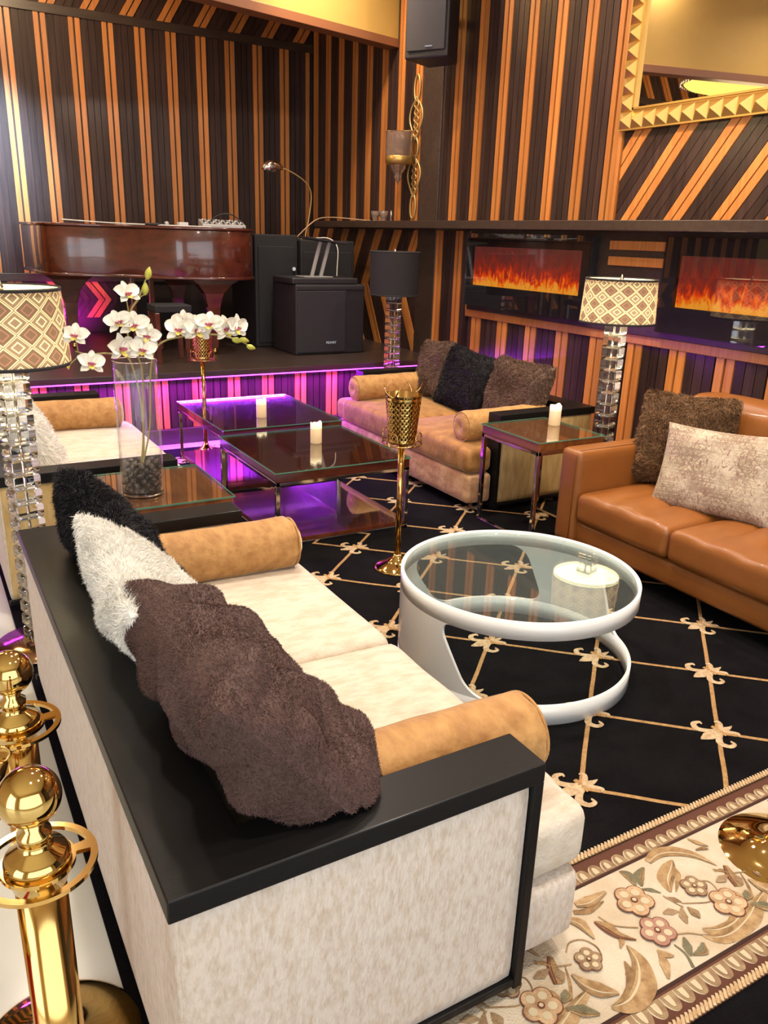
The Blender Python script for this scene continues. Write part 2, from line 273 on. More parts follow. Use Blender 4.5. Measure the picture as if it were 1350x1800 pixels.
# ------------------------------------------------------------------ mesh helpers
class MB:
    def __init__(s): s.v = []; s.f = []; s.m = []; s.mats = []; s.uv = {}; s.sm = []
    def mi(s, n):
        if n not in s.mats: s.mats.append(n)
        return s.mats.index(n)
    def add(s, vs, fs, mt, smooth=False, uvs=None):
        o = len(s.v); s.v += [tuple(p) for p in vs]; k = s.mi(mt)
        for i, f in enumerate(fs):
            if uvs: s.uv[len(s.f)] = uvs[i]
            s.f.append(tuple(o+q for q in f)); s.m.append(k); s.sm.append(smooth)
        return s
    def box(s, x0, x1, y0, y1, z0, z1, mt):
        V = [(x, y, z) for z in (z0, z1) for y in (y0, y1) for x in (x0, x1)]
        return s.add(V, [(0, 2, 3, 1), (4, 5, 7, 6), (0, 1, 5, 4), (2, 6, 7, 3), (0, 4, 6, 2), (1, 3, 7, 5)], mt)
    def obox(s, c, ax, ay, az, mt):
        c = Vector(c); ax = Vector(ax); ay = Vector(ay); az = Vector(az)
        V = [c+ax*i+ay*j+az*k for k in (-1, 1) for j in (-1, 1) for i in (-1, 1)]
        return s.add(V, [(0, 2, 3, 1), (4, 5, 7, 6), (0, 1, 5, 4), (2, 6, 7, 3), (0, 4, 6, 2), (1, 3, 7, 5)], mt)
    def lathe(s, prof, c, mt, seg=40, cap=True, ax='z', smooth=True, uv=False):
        V = []; n = len(prof)
        for r, z in prof:
            for k in range(seg):
                a = 2*PI*k/seg
                p = (r*math.cos(a), r*math.sin(a), z)
                if ax == 'y': p = (p[0], p[2], p[1])
                if ax == 'x': p = (p[2], p[0], p[1])
                V.append((c[0]+p[0], c[1]+p[1], c[2]+p[2]))
        F = []; U = []
        for i in range(n-1):
            for k in range(seg):
                k2 = (k+1) % seg
                F.append((i*seg+k, i*seg+k2, (i+1)*seg+k2, (i+1)*seg+k))
                U.append([(k/seg, i/(n-1)), ((k+1)/seg, i/(n-1)), ((k+1)/seg, (i+1)/(n-1)), (k/seg, (i+1)/(n-1))])
        s.add(V, F, mt, smooth, U if uv else None)
        if cap:
            o = len(s.v)-len(V)
            k = s.mi(mt)
            if prof[0][0] > 1e-5: s.f.append(tuple(o+q for q in range(seg))[::-1]); s.m.append(k); s.sm.append(False)
            if prof[-1][0] > 1e-5: s.f.append(tuple(o+(n-1)*seg+q for q in range(seg))); s.m.append(k); s.sm.append(False)
        return s
    def tube(s, pts, r, mt, seg=8, closed=False):
        P = [Vector(p) for p in pts]; n = len(P); V = []; up = Vector((0.31, 0.17, 0.93))
        rr = r if isinstance(r, (list, tuple)) else [r]*n
        nrm = None
        for i in range(n):
            if closed: t = P[(i+1) % n]-P[i-1]
            else: t = P[min(i+1, n-1)]-P[max(i-1, 0)]
            t.normalize()
            if nrm is None: nrm = t.cross(up).normalized()
            else: nrm = (nrm-t*nrm.dot(t)).normalized()
            b = t.cross(nrm)
            for k in range(seg):
                a = 2*PI*k/seg; V.append(P[i]+(nrm*math.cos(a)+b*math.sin(a))*rr[i])
        F = []
        for i in range(n if closed else n-1):
            j = (i+1) % n
            for k in range(seg):
                k2 = (k+1) % seg; F.append((i*seg+k, i*seg+k2, j*seg+k2, j*seg+k))
        if not closed: F.append(tuple(range(seg))[::-1]); F.append(tuple((n-1)*seg+k for k in range(seg)))
        return s.add(V, F, mt, True)
    def prism(s, poly, z0, z1, mt, smooth=False):
        n = len(poly); V = [(x, y, z0) for x, y in poly]+[(x, y, z1) for x, y in poly]
        F = [tuple(range(n))[::-1], tuple(range(n, 2*n))]
        s.add(V, F, mt)
        o = len(s.v)-2*n; k = s.mi(mt)
        for i in range(n):
            j = (i+1) % n; s.f.append((o+i, o+j, o+n+j, o+n+i)); s.m.append(k); s.sm.append(smooth)
        return s
    def ribbon(s, pts, wid, z, mt, n=None, h=0.002):
        P, W = smooth_path(pts, wid, n or max(8, len(pts)*5))
        L = []; R = []
        for i in range(len(P)):
            a = P[max(i-1, 0)]; b = P[min(i+1, len(P)-1)]; dx, dy = b[0]-a[0], b[1]-a[1]; l = math.hypot(dx, dy) or 1
            nx, ny = -dy/l, dx/l; q = W[i]/2
            L.append((P[i][0]+nx*q, P[i][1]+ny*q, z)); R.append((P[i][0]-nx*q, P[i][1]-ny*q, z))
        C = [(p[0], p[1], z+h) for p in P]; k = len(P)
        F = []
        for i in range(k-1): F += [(i, k+i, k+i+1, i+1), (k+i, 2*k+i, 2*k+i+1, k+i+1)]
        return s.add(L+C+R, F, mt, True)
    def build(s, name, parent=None, bevel=0, seg=2, loc=None, merge=False, smooth_all=False):
        me = bpy.data.meshes.new(name); me.from_pydata(s.v, [], s.f)
        for n in s.mats: me.materials.append(MATS[n])
        me.polygons.foreach_set('material_index', s.m); me.polygons.foreach_set('use_smooth', [True]*len(s.f) if smooth_all else s.sm)
        if s.uv:
            ul = me.uv_layers.new(name='UVMap')
            for fi, u in s.uv.items():
                p = me.polygons[fi]
                for q, li in enumerate(p.loop_indices): ul.data[li].uv = u[q]
        me.update()
        o = bpy.data.objects.new(name, me); COL.objects.link(o)
        if parent: o.parent = parent
        if loc: o.location = loc
        if merge:
            bm = bmesh.new(); bm.from_mesh(me); bmesh.ops.remove_doubles(bm, verts=bm.verts, dist=1e-5); bmesh.ops.recalc_face_normals(bm, faces=bm.faces); bm.to_mesh(me); bm.free()
        if bevel:
            b = o.modifiers.new('bevel', 'BEVEL'); b.width = bevel; b.segments = seg; b.limit_method = 'ANGLE'; b.angle_limit = math.radians(40)
            try: b.harden_normals = False
            except Exception: pass
        return o
def smooth_path(pts, wid, n):
    k = len(pts)
    if not isinstance(wid, (list, tuple)): wid = [wid]*k
    P = []; W = []
    for i in range(n):
        t = i/(n-1)*(k-1); a = min(int(t), k-2); f = t-a
        p0 = pts[max(a-1, 0)]; p1 = pts[a]; p2 = pts[a+1]; p3 = pts[min(a+2, k-1)]
        P.append(tuple(0.5*(2*p1[d]+(p2[d]-p0[d])*f+(2*p0[d]-5*p1[d]+4*p2[d]-p3[d])*f*f+(3*p1[d]-p0[d]-3*p2[d]+p3[d])*f**3) for d in range(len(p1))))
        W.append(wid[a]*(1-f)+wid[a+1]*f)
    return P, W
def spath(pts, n=24): return smooth_path(pts, 1, n)[0]
def empty(name, loc, label=None, cat=None, group=None, rz=0):
    o = bpy.data.objects.new(name, None); o.empty_display_size = 0.1; COL.objects.link(o); o.location = loc; o.rotation_euler = (0, 0, rz)
    tag(o, label, cat, group); return o
def tag(o, label=None, cat=None, group=None, kind=None):
    if label: o['label'] = label
    if cat: o['category'] = cat
    if group: o['group'] = group
    if kind: o['kind'] = kind
    return o
def dup(o, parent=None, loc=None, rot=None):
    c = o.copy(); COL.objects.link(c)
    c.parent = parent
    if loc is not None: c.location = loc
    if rot is not None: c.rotation_euler = rot
    for ch in list(o.children): dup(ch, c)
    return c
def struct(o): o['kind'] = 'structure'; return o
def vnoise(P, sc, seed=0):
    # cheap smooth lumpiness: sum of sines
    r = np.random.default_rng(seed); out = np.zeros(len(P))
    for k in range(7):
        d = r.normal(size=3); d /= np.linalg.norm(d); f = sc*(0.6+0.9*r.random()); out += np.sin(P@d*f*2*PI+r.random()*6.28)
    return out/7
def soft_box(x0, x1, y0, y1, z0, z1, r, mt, puff=0.0, n=(16, 16, 6), groove=None, noise=0.0, seed=1, puff_dirs=(0, 0, 1)):
    c = np.array([(x0+x1)/2, (y0+y1)/2, (z0+z1)/2]); h = np.array([(x1-x0)/2, (y1-y0)/2, (z1-z0)/2])
    V = []; F = []
    for ax in range(3):
        a, b = [(1, 2), (2, 0), (0, 1)][ax]
        for sgn in (-1, 1):
            o = len(V); na, nb = n[a], n[b]
            for i in range(na+1):
                for j in range(nb+1):
                    p = [0, 0, 0]; p[ax] = sgn; p[a] = -math.cos(PI*i/na)*0.35+(-1+2*i/na)*0.65; p[b] = -math.cos(PI*j/nb)*0.35+(-1+2*j/nb)*0.65; V.append(p)
            for i in range(na):
                for j in range(nb):
                    q = (o+i*(nb+1)+j, o+(i+1)*(nb+1)+j, o+(i+1)*(nb+1)+j+1, o+i*(nb+1)+j+1); F.append(q if sgn > 0 else q[::-1])
    V = np.array(V, float); U = V.copy(); P = V*h
    inner = np.maximum(h-r, 0); cl = np.clip(P, -inner, inner); d = P-cl; l = np.linalg.norm(d, axis=1); l[l < 1e-9] = 1
    P = cl+d/l[:, None]*np.minimum(r, np.abs(d).max(axis=1))[:, None]
    for ax in range(3):
        a, b = [(1, 2), (2, 0), (0, 1)][ax]
        if puff_dirs[ax]: P[:, ax] += puff*U[:, ax]*(1-U[:, a]**2)*(1-U[:, b]**2)*puff_dirs[ax]
    if groove:
        P = groove(P, U)
    if noise: P += (vnoise(P, 4.0, seed)*noise)[:, None]*V
    P = P+c
    mb = MB(); mb.add([tuple(p) for p in P], F, mt, True)
    return mb
def frame_mat(center, a, b):
    a = Vector(a).normalized(); b = Vector(b); b = (b-a*b.dot(a)).normalized(); c = a.cross(b)
    return Matrix(((a.x, b.x, c.x, center[0]), (a.y, b.y, c.y, center[1]), (a.z, b.z, c.z, center[2]), (0, 0, 0, 1)))
def cushion_grid(W, H, T, n=28, lump=0.0, seed=3, pinch=0.08, lsc=5.0):
    u = np.linspace(-1, 1, n+1); su = np.sin(u*PI/2)*0.45+u*0.55
    U, V = np.meshgrid(su, su, indexing='ij'); U = U.ravel(); V = V.ravel()
    X = U*W/2*(1-pinch*(1-V**2)*np.abs(U)); Y = V*H/2*(1-pinch*(1-U**2)*np.abs(V))
    t = np.clip((1-U**4)*(1-V**4), 0, 1)**0.55*T/2
    P = []
    for s in (1, -1):
        Q = np.stack([X, Y, s*t], 1)
        if lump:
            Qn = np.stack([X, Y, np.full_like(X, s*0.3)], 1); k = (vnoise(Qn, lsc, seed)*0.8+(np.abs(vnoise(Qn, lsc*1.3, seed+9))*2.6-0.55)*0.55)*lump*np.minimum(1, t/(T/4))
            Q[:, 2] += s*k
        P.append(Q)
    F = []
    def idx(i, j): return i*(n+1)+j
    N = (n+1)**2; uv = []
    for s in (0, 1):
        for i in range(n):
            for j in range(n):
                q = [idx(i, j), idx(i+1, j), idx(i+1, j+1), idx(i, j+1)]
                if s: q = q[::-1]
                F.append(tuple(k+s*N for k in q)); uv.append([((U[k]+1)/2*W/0.5, (V[k]+1)/2*H/0.5) for k in q])
    return np.vstack(P), F, uv
def cushion(name, center, a, b, W, H, T, mt, lump=0.012, seed=3, fur=0, flen=0.02, fw=0.0016, label=None, cat='cushion', group=None, n=28, lsc=5.0, lay=0.6, parent=None, clump=0.0, rest=None):
    P, F, uv = cushion_grid(W, H, T, n, lump, seed, lsc=lsc)
    if rest:      # the soft pillow yields to the seat, back and arms it lies on
        M = np.array(frame_mat(center, a, b)); Q = P@M[:3, :3].T+M[:3, 3]; ox, oy, sg, bk, aw, ln, st, bt = rest
        lx = (Q[:, 0]-ox)*sg; ly = (Q[:, 1]-oy)*sg; z = Q[:, 2]; gap = 0.006
        k = (lx < bk) & (z < bt); up = k & (z > bt-0.05); z[up] = bt; lx[k & ~up] = bk
        for side in (0, 1):
            d_ = ly if side == 0 else ln-ly; k = (d_ < aw) & (z < bt); up = k & (z > bt-0.012); z[up] = bt; kk = k & ~up
            if side == 0: ly[kk] = aw
            else: ly[kk] = ln-aw
        z[:] = np.maximum(z, st)
        Q[:, 0] = ox+sg*lx; Q[:, 1] = oy+sg*ly; Q[:, 2] = z; P = (Q-M[:3, 3])@M[:3, :3]
    mb = MB(); mb.add([tuple(p) for p in P], F, mt, True, uv)
    if fur:
        r = np.random.default_rng(seed); Fa = np.array(F); A = P[Fa[:, 0]]; B = P[Fa[:, 1]]; Cc = P[Fa[:, 2]]; D = P[Fa[:, 3]]
        nr = np.cross(Cc-A, D-B); ar = np.linalg.norm(nr, axis=1)+1e-12; nr /= ar[:, None]
        # the side facing the seat back needs less
        k = r.choice(len(Fa), fur, p=ar/ar.sum()); s, t = r.random(fur), r.random(fur)
        s_, t_ = s[:, None], t[:, None]
        root = A[k]*(1-s_)*(1-t_)+B[k]*s_*(1-t_)+Cc[k]*s_*t_+D[k]*(1-s_)*t_
        nn = nr[k]
        flow = np.stack([vnoise(root, 3.5, seed+1), vnoise(root, 3.5, seed+2)-0.25, vnoise(root, 3.5, seed+4)*0.4], 1)*1.6+r.normal(size=(fur, 3))*0.33
        if clump:
            fl2 = np.stack([vnoise(root, 16, seed+5), vnoise(root, 16, seed+6), vnoise(root, 16, seed+7)], 1); flow += fl2*clump
        flow -= nn*(flow*nn).sum(1)[:, None]
        ln = flen*(0.6+0.6*r.random(fur))[:, None]
        d1 = nn*0.8+flow*lay; d1 /= np.linalg.norm(d1, axis=1)[:, None]
        d2 = nn*0.3+flow*lay*1.9; d2 /= np.linalg.norm(d2, axis=1)[:, None]
        side = np.cross(d1, r.normal(size=(fur, 3))); side /= np.linalg.norm(side, axis=1)[:, None]
        root = root-nn*0.002; mid = root+d1*ln*0.55; tip = mid+d2*ln*0.55; w = fw/2
        V = np.stack([root-side*w, root+side*w, mid-side*w*0.9, mid+side*w*0.9, tip], 1).reshape(-1, 3)
        base = (np.arange(fur)*5)[:, None]
        o = len(mb.v); mb.v += [tuple(q) for q in V.tolist()]
        q4 = (base+np.array([0, 1, 3, 2])+o).tolist(); q3 = (base+np.array([2, 3, 4])+o).tolist()
        mb.f += [tuple(q) for q in q4]+[tuple(q) for q in q3]; mb.m += [0]*(2*fur); mb.sm += [True]*(2*fur)
    o = mb.build(name, parent)
    o.matrix_world = frame_mat(center, a, b)
    if label: tag(o, label, cat, group)
    return o
def bolster(name, p0, p1, r, mt, label, group=None, seed=1, seg=40):
    p0 = Vector(p0); p1 = Vector(p1); L_ = (p1-p0).length; n = 34
    prof = []
    for i in range(n+1):
        x = L_*i/n; e = min(x, L_-x); k = 1.0 if e > r*0.28 else math.sqrt(max(0, 1-((r*0.28-e)/(r*0.28))**2))*0.16+0.84
        prof.append((r*k, x))
    V = []; F = []
    for i, (rr, x) in enumerate(prof):
        for k in range(seg):
            a = 2*PI*k/seg; e = min(x, L_-x); wr = math.exp(-e/(r*1.1))
            q = rr*(1+0.028*math.sin(a*9+seed+x*7)*wr+0.022*math.sin(a*3+x*26+seed)*math.sin(x*15+a*2+seed))
            V.append((q*math.cos(a), q*math.sin(a), x))
    for i in range(n):
        for k in range(seg):
            k2 = (k+1) % seg; F.append((i*seg+k, i*seg+k2, (i+1)*seg+k2, (i+1)*seg+k))
    mb = MB(); mb.add(V, F, mt, True)
    for s, z in ((-1, 0), (1, L_)):
        o = len(mb.v); rings = [(0.84, 0), (0.6, 0.016), (0.3, 0.013), (0.04, 0.0)]
        for q, dz in rings:
            for k in range(seg):
                a = 2*PI*k/seg; w_ = 1+0.05*math.sin(a*12)*(1-q)
                mb.v.append((r*q*w_*math.cos(a), r*q*w_*math.sin(a), z+s*dz))
        for i in range(3):
            for k in range(seg):
                k2 = (k+1) % seg; f = (o+i*seg+k, o+i*seg+k2, o+(i+1)*seg+k2, o+(i+1)*seg+k); mb.f.append(f[::-1] if s < 0 else f); mb.m.append(0); mb.sm.append(True)
    o = empty(name, (0, 0, 0), label, 'cushion', group)
    z = (p1-p0).normalized(); x = z.cross(Vector((0, 0, 1))).normalized(); y = z.cross(x)
    o.matrix_world = Matrix(((x.x, y.x, z.x, p0.x), (x.y, y.y, z.y, p0.y), (x.z, y.z, z.z, p0.z), (0, 0, 0, 1)))
    mb.build('cushion_body', o)
    for zz in (r*0.06, L_-r*0.06):
        pm = MB(); pm.tube([(r*0.93*math.cos(2*PI*k/40), r*0.93*math.sin(2*PI*k/40), zz) for k in range(40)], 0.004, mt, 6, True); pm.build('piping', o)
    return o

# ------------------------------------------------------------------ slatted walls
def clip_poly(poly, u0, u1, z0, z1):
    def cut(P, inside, inter):
        out = []
        for i in range(len(P)):
            a, b = P[i-1], P[i]
            if inside(b):
                if not inside(a): out.append(inter(a, b))
                out.append(b)
            elif inside(a): out.append(inter(a, b))
        return out
    def ix(c): return lambda a, b: (c, a[1]+(b[1]-a[1])*(c-a[0])/(b[0]-a[0]))
    def iz(c): return lambda a, b: (a[0]+(b[0]-a[0])*(c-a[1])/(b[1]-a[1]), c)
    for ins, it in ((lambda p: p[0] >= u0, ix(u0)), (lambda p: p[0] <= u1, ix(u1)), (lambda p: p[1] >= z0, iz(z0)), (lambda p: p[1] <= z1, iz(z1))):
        if len(poly) < 3: return []
        poly = cut(poly, ins, it)
    return poly if len(poly) >= 3 else []
WX = 4.2; WY = 9.0
def wprism(mb, poly, plane, th, mt):
    # polygon in (along, z) raised from the wall plane into the room
    n = len(poly)
    if plane == 'x': V = [(WX, u, z) for u, z in poly]+[(WX-th, u, z) for u, z in poly]
    else: V = [(u, WY, z) for u, z in poly]+[(u, WY-th, z) for u, z in poly]
    F = [tuple(range(n, 2*n))]
    for i in range(n):
        j = (i+1) % n; F.append((i, j, n+j, n+i))
    mb.add(V, F, mt)
PITCH = 0.305
def vstrips(mb, plane, u0, u1, z0, z1, origin, pitch=PITCH, lw=0.044, light='light_plank'):
    k0 = int(math.floor((u0-origin)/pitch))-1; k1 = int(math.ceil((u1-origin)/pitch))+1
    for k in range(k0, k1):
        b = origin+k*pitch
        for i in range(5):
            a = b+i*pitch/5+0.004; wd = lw if i < 2 else pitch/5-0.006
            p = clip_poly([(a, z0), (a+wd, z0), (a+wd, z1), (a, z1)], u0, u1, z0, z1)
            if p and max(q[0] for q in p)-min(q[0] for q in p) > 0.004: wprism(mb, p, plane, 0.020 if i < 2 else 0.014, light if i < 2 else 'dark_plank')
def dstrips(mb, plane, u0, u1, z0, z1, origin, slope, hp, zr):
    # slope = du/dz
    nl = math.ceil((u1-u0+abs(slope)*(z1-z0))/hp)+3
    for k in range(-nl, nl):
        for i in range(5):
            b = origin+k*hp+i*hp/5; wd = hp/5*(0.84 if i < 2 else 0.93)
            P = [(b+(z0-zr)*slope, z0), (b+wd+(z0-zr)*slope, z0), (b+wd+(z1-zr)*slope, z1), (b+(z1-zr)*slope, z1)]
            p = clip_poly(P, u0, u1, z0, z1)
            if p: wprism(mb, p, plane, 0.020 if i < 2 else 0.014, 'light_plank' if i < 2 else 'dark_plank')
# ---- right wall (fireplaces, mirror)
mb = MB(); mb.box(WX, WX+0.12, -3, 9.0, 0, 4.35, 'wall_back')
vstrips(mb, 'x', 6.66, 8.98, 1.76, 4.3, 7.04-0.03)           # above the stage
vstrips(mb, 'x', 4.235, 6.36, 1.76, 4.3, 4.235+0.018)
dstrips(mb, 'x', -1.0, 4.205, 1.76, 4.3, 4.02, -0.74, 0.362, 1.76)
dstrips(mb, 'x', 6.66, 8.98, 0.57, 1.15, 6.9, 0.55, 0.362, 1.15)
dstrips(mb, 'x', 6.66, 8.98, 1.15, 1.68, 6.9, -0.55, 0.362, 1.15)
vstrips(mb, 'x', 5.84, 6.62, 0.1, 1.68, 5.83+0.12)
vstrips(mb, 'x', -1.0, 5.80, 0.1, 0.985, 5.62, pitch=0.36, lw=0.055)
struct(mb.build('wall_right', bevel=0))
mb = MB(); mb.box(WX-0.03, WX+0.01, -1, 5.84, 0.985, 1.045, 'light_plank'); struct(mb.build('trim_1', bevel=0.004))
mb = MB(); mb.box(WX-0.03, WX+0.01, 6.36, 6.66, 0.0, 4.3, 'espresso'); struct(mb.build('trim_2', bevel=0.004))
mb = MB(); mb.box(WX-0.028, WX+0.01, 5.80, 5.845, 1.03, 1.68, 'light_plank'); struct(mb.build('trim_3', bevel=0.003))
mb = MB(); mb.box(WX-0.03, WX+0.01, 4.215, 4.25, 1.76, 4.3, 'light_plank'); struct(mb.build('trim_4', bevel=0.003))
mb = MB(); mb.box(WX-0.05, WX+0.01, -1, 6.36, 0, 0.1, 'espresso'); struct(mb.build('baseboard_right', bevel=0.004))
# ---- dark fascia round the fireplaces and its light boards
mb = MB(); mb.box(WX-0.045, WX+0.01, -1, 5.80, 1.047, 1.69, 'espresso')
for z0, z1 in ((1.575, 1.632), (1.475, 1.532), (1.235, 1.292), (1.14, 1.197)): mb.box(WX-0.062, WX-0.04, 3.70, 4.18, z0, z1, 'light_plank')
struct(mb.build('trim_5', bevel=0.002))
# ---- back wall
mb = MB(); mb.box(-4.1, 4.3, WY, WY+0.12, 0, 4.35, 'wall_back')
vstrips(mb, 'y', -4.0, 4.15, 1.16, 3.47, 1.045)
def zig(mb, u0, u1, z0, z1, zz, s, origin, hp=0.362):
    lv = [z0]+[q for q in zz if z0 < q < z1]+[z1]; off = 0; sg = 1
    for a, b in zip(lv[:-1], lv[1:]):
        for k in range(int((u0-origin)/hp)-3, int((u1-origin)/hp)+3):
            for i in range(5):
                q = origin+k*hp+i*hp/5+off; wd = hp/5*(0.82 if i < 2 else 0.93)
                p = clip_poly([(q, a), (q+wd, a), (q+wd+sg*s*(b-a), b), (q+sg*s*(b-a), b)], u0, u1, a, b)
                if p: wprism(mb, p, 'y', 0.020 if i < 2 else 0.014, 'light_plank' if i < 2 else 'dark_plank')
        off += sg*s*(b-a); sg = -sg
zig(mb, -4.0, 4.15, 3.55, 4.3, [3.95], 0.62, 1.41)
zig(mb, -2.5, 2.1, 0.72, 1.08, [0.9], 0.75, 1.24)
struct(mb.build('wall_back'))
mb = MB(); mb.box(-4.0, 4.19, WY-0.03, WY+0.01, 3.47, 3.55, 'espresso'); struct(mb.build('trim_6', bevel=0.004))
mb = MB(); mb.box(-4.0, 4.19, WY-0.03, WY+0.01, 1.08, 1.16, 'espresso'); struct(mb.build('trim_7', bevel=0.004))
# ---- other walls, ceiling, floor
mb = MB(); mb.box(-4.12, -4.0, -3, 9.1, 0, 4.35, 'cream_paint'); struct(mb.build('wall_left'))
mb = MB(); mb.box(-4.1, 4.3, -3.12, -3.0, 0, 4.35, 'cream_paint'); struct(mb.build('wall_front'))
mb = MB(); mb.box(-4.12, 4.32, -3.12, 9.12, 4.35, 4.45, 'cream_paint'); struct(mb.build('ceiling'))
mb = MB(); mb.box(-4.12, 4.32, -3.12, 9.12, -0.08, 0, 'floor_stone'); struct(mb.build('floor'))
# yellow bulkhead, its lower edge boarded
d = Vector((-0.970, -0.243, 0)); nrm = Vector((d.y, -d.x, 0)); p0 = Vector((4.19, 7.16, 0)); L_ = 8.4
mb = MB(); c = p0+d*L_/2; mb.obox((c.x-nrm.x*-0.06, c.y-nrm.y*-0.06, 3.825), d*L_/2, nrm*0.06, (0, 0, 0.515), 'yellow_paint')
struct(mb.build('wall_bulkhead'))
mb = MB(); mb.obox((c.x+nrm.x*0.06, c.y+nrm.y*0.06, 3.275), d*L_/2, nrm*0.075, (0, 0, 0.035), 'beam_wood'); struct(mb.build('trim_8', bevel=0.004))
# ---- stage
mb = MB(); mb.box(-4.0, 4.19, 6.24, 8.99, 0.0, 0.50, 'wall_back')
for k in range(-20, 8):
    b = 1.918-0.058+0.2935*k
    for i in range(5):
        a = b+i*0.0587; wd = 0.046 if i < 2 else 0.053
        if a < -3.9 or a+wd > 4.15: continue
        mb.box(a, a+wd, 6.222 if i < 2 else 6.228, 6.24, 0.12, 0.505, 'light_plank' if i < 2 else 'dark_plank')
mb.box(-4.0, 4.19, 6.19, 6.24, 0, 0.12, 'espresso')
mb.box(-4.0, 4.19, 6.13, 8.99, 0.53, 0.575, 'espresso')
o = struct(mb.build('stage_platform', bevel=0.003)); 
mb = MB(); mb.box(-0.6, 4.15, 6.150, 6.162, 0.518, 0.530, 'led_violet')
tag(mb.build('led_strip_light'), 'violet LED strip glowing under the front lip of the stage', 'light strip')
# ---- shelf along the right wall
mb = MB(); mb.box(3.93, 4.17, -1.0, 8.4, 1.69, 1.752, 'espresso')
tag(mb.build('wall_shelf', bevel=0.004), 'long dark wooden ledge running along the slatted wall above the fireplaces', 'shelf')

# ------------------------------------------------------------------ rug
mb = MB(); Y0, Y1 = 0.30, 6.0; X0, X1 = 0.212, 4.1
mb.box(X0, X1, Y0, Y1, 0.001, 0.014, 'rug_black')
Z = 0.0145
YB = 1.258
def flat(x0, x1, y0, y1, z, mt): mb.add([(x0, y0, z), (x1, y0, z), (x1, y1, z), (x0, y1, z)], [(0, 1, 2, 3)], mt)
flat(X0, X1, 0.765, YB-0.02, Z, 'rug_brown')
flat(X0, X1, 0.855, 1.170, Z+0.0008, 'rug_cream')
flat(X0, X1, 1.167, 1.174, Z+0.0012, 'rug_line'); flat(X0, X1, 0.849, 0.857, Z+0.0012, 'rug_line')
def rope(y, r):
    x = X0
    mb.tube([(X0, y, Z), (X1, y, Z)], r*0.8, 'rug_gold', 6)
    while x < 3.2:
        mb.ribbon([(x, y-r), (x+r*1.6, y+r)], [r*0.7, r*0.7], Z+r*0.72, 'rug_fleur', 4, 0.0008); x += r*1.25
rope(1.248, 0.010); rope(0.775, 0.010)
# diamond lattice of gold lines
DX, DY = 0.318, 0.298
def node(i, k): return (1.6+DX*i, 1.475+DY*k)
def clipY(a, b):
    if a[1] < YB and b[1] < YB: return None
    if a[1] < YB: t = (YB-a[1])/(b[1]-a[1]); a = (a[0]+(b[0]-a[0])*t, YB)
    if b[1] < YB: t = (YB-b[1])/(a[1]-b[1]); b = (b[0]+(a[0]-b[0])*t, YB)
    return a, b
for i in range(-5, 8):
    for k in range(-2, 16):
        if (i+k) % 2: continue
        a = node(i, k)
        for dk in (1, -1):
            b = node(i+1, k+dk)
            if not (X0 < a[0] < X1 and X0 < b[0] < X1 and a[1] < Y1 and b[1] < Y1): continue
            q = clipY(a, b)
            if q:
                (ax, ay), (bx, by) = q; mx_, my_ = (ax+bx)/2, (ay+by)/2
                w_ = 0.0155; pts = [(ax+(bx-ax)*t+random.uniform(-.0012, .0012), ay+(by-ay)*t+random.uniform(-.0012, .0012)) for t in (0, .2, .4, .6, .8, 1)]
                mb.ribbon(pts, [w_]*6, Z, 'rug_gold', 12, 0.004)
        if a[1] > YB+0.03 and X0+.05 < a[0] < X1-.05 and a[1] < Y1-.05:
            S = 0.098
            def T(P): return [(a[0]-p[1]*S, a[1]+p[0]*S) for p in P]     # the lily points to -X
            z = Z+0.003
            mb.ribbon(T([(0, -0.15), (0, 0.15), (0, 0.5), (0, 0.92)]), [0.022, 0.030, 0.044, 0.002], z, 'rug_fleur', 14, 0.006)
            for s in (-1, 1):
                mb.ribbon(T([(s*0.10, -0.1), (s*0.22, 0.22), (s*0.50, 0.50), (s*0.78, 0.36), (s*0.76, 0.10), (s*0.60, 0.12)]), [0.014, 0.021, 0.026, 0.020, 0.014, 0.004], z, 'rug_fleur', 18, 0.005)
                mb.ribbon(T([(s*0.04, -0.15), (s*0.22, -0.40), (s*0.42, -0.55), (s*0.50, -0.38)]), [0.014, 0.018, 0.014, 0.004], z, 'rug_fleur', 12, 0.005)
            mb.ribbon(T([(0, -0.1), (0, -0.4), (0, -0.72)]), [0.020, 0.026, 0.002], z, 'rug_fleur', 10, 0.005)
            mb.ribbon(T([(-0.32, -0.06), (0, -0.06), (0.32, -0.06)]), [0.016, 0.018, 0.016], z+0.003, 'rug_gold', 8, 0.003)
# scallop rows
def scallops(ya, yb, sgn):
    x = X0+0.02; h = yb-ya
    while x < 3.0:
        cx = x; P = []
        for (wd, mt, dz, sh) in ((0.046, 'rug_pearl_light', 0.0005, 0), (0.040, 'rug_pearl', 0.0012, 0.002), (0.016, 'rug_pearl_light', 0.0022, -0.002)):
            V = []
            for q in range(13):
                a = PI*q/12; V.append((cx+sh+wd/2*math.cos(a)*1.0, (ya if sgn > 0 else yb)+sgn*(h*(0.95 if wd > 0.02 else 0.6)*math.sin(a)**0.8+(0 if wd > .02 else h*.12)), Z+dz))
            mb.add(V, [tuple(range(13))], mt)
        x += 0.043
scallops(1.178, 1.216, 1); scallops(0.795, 0.842, -1)

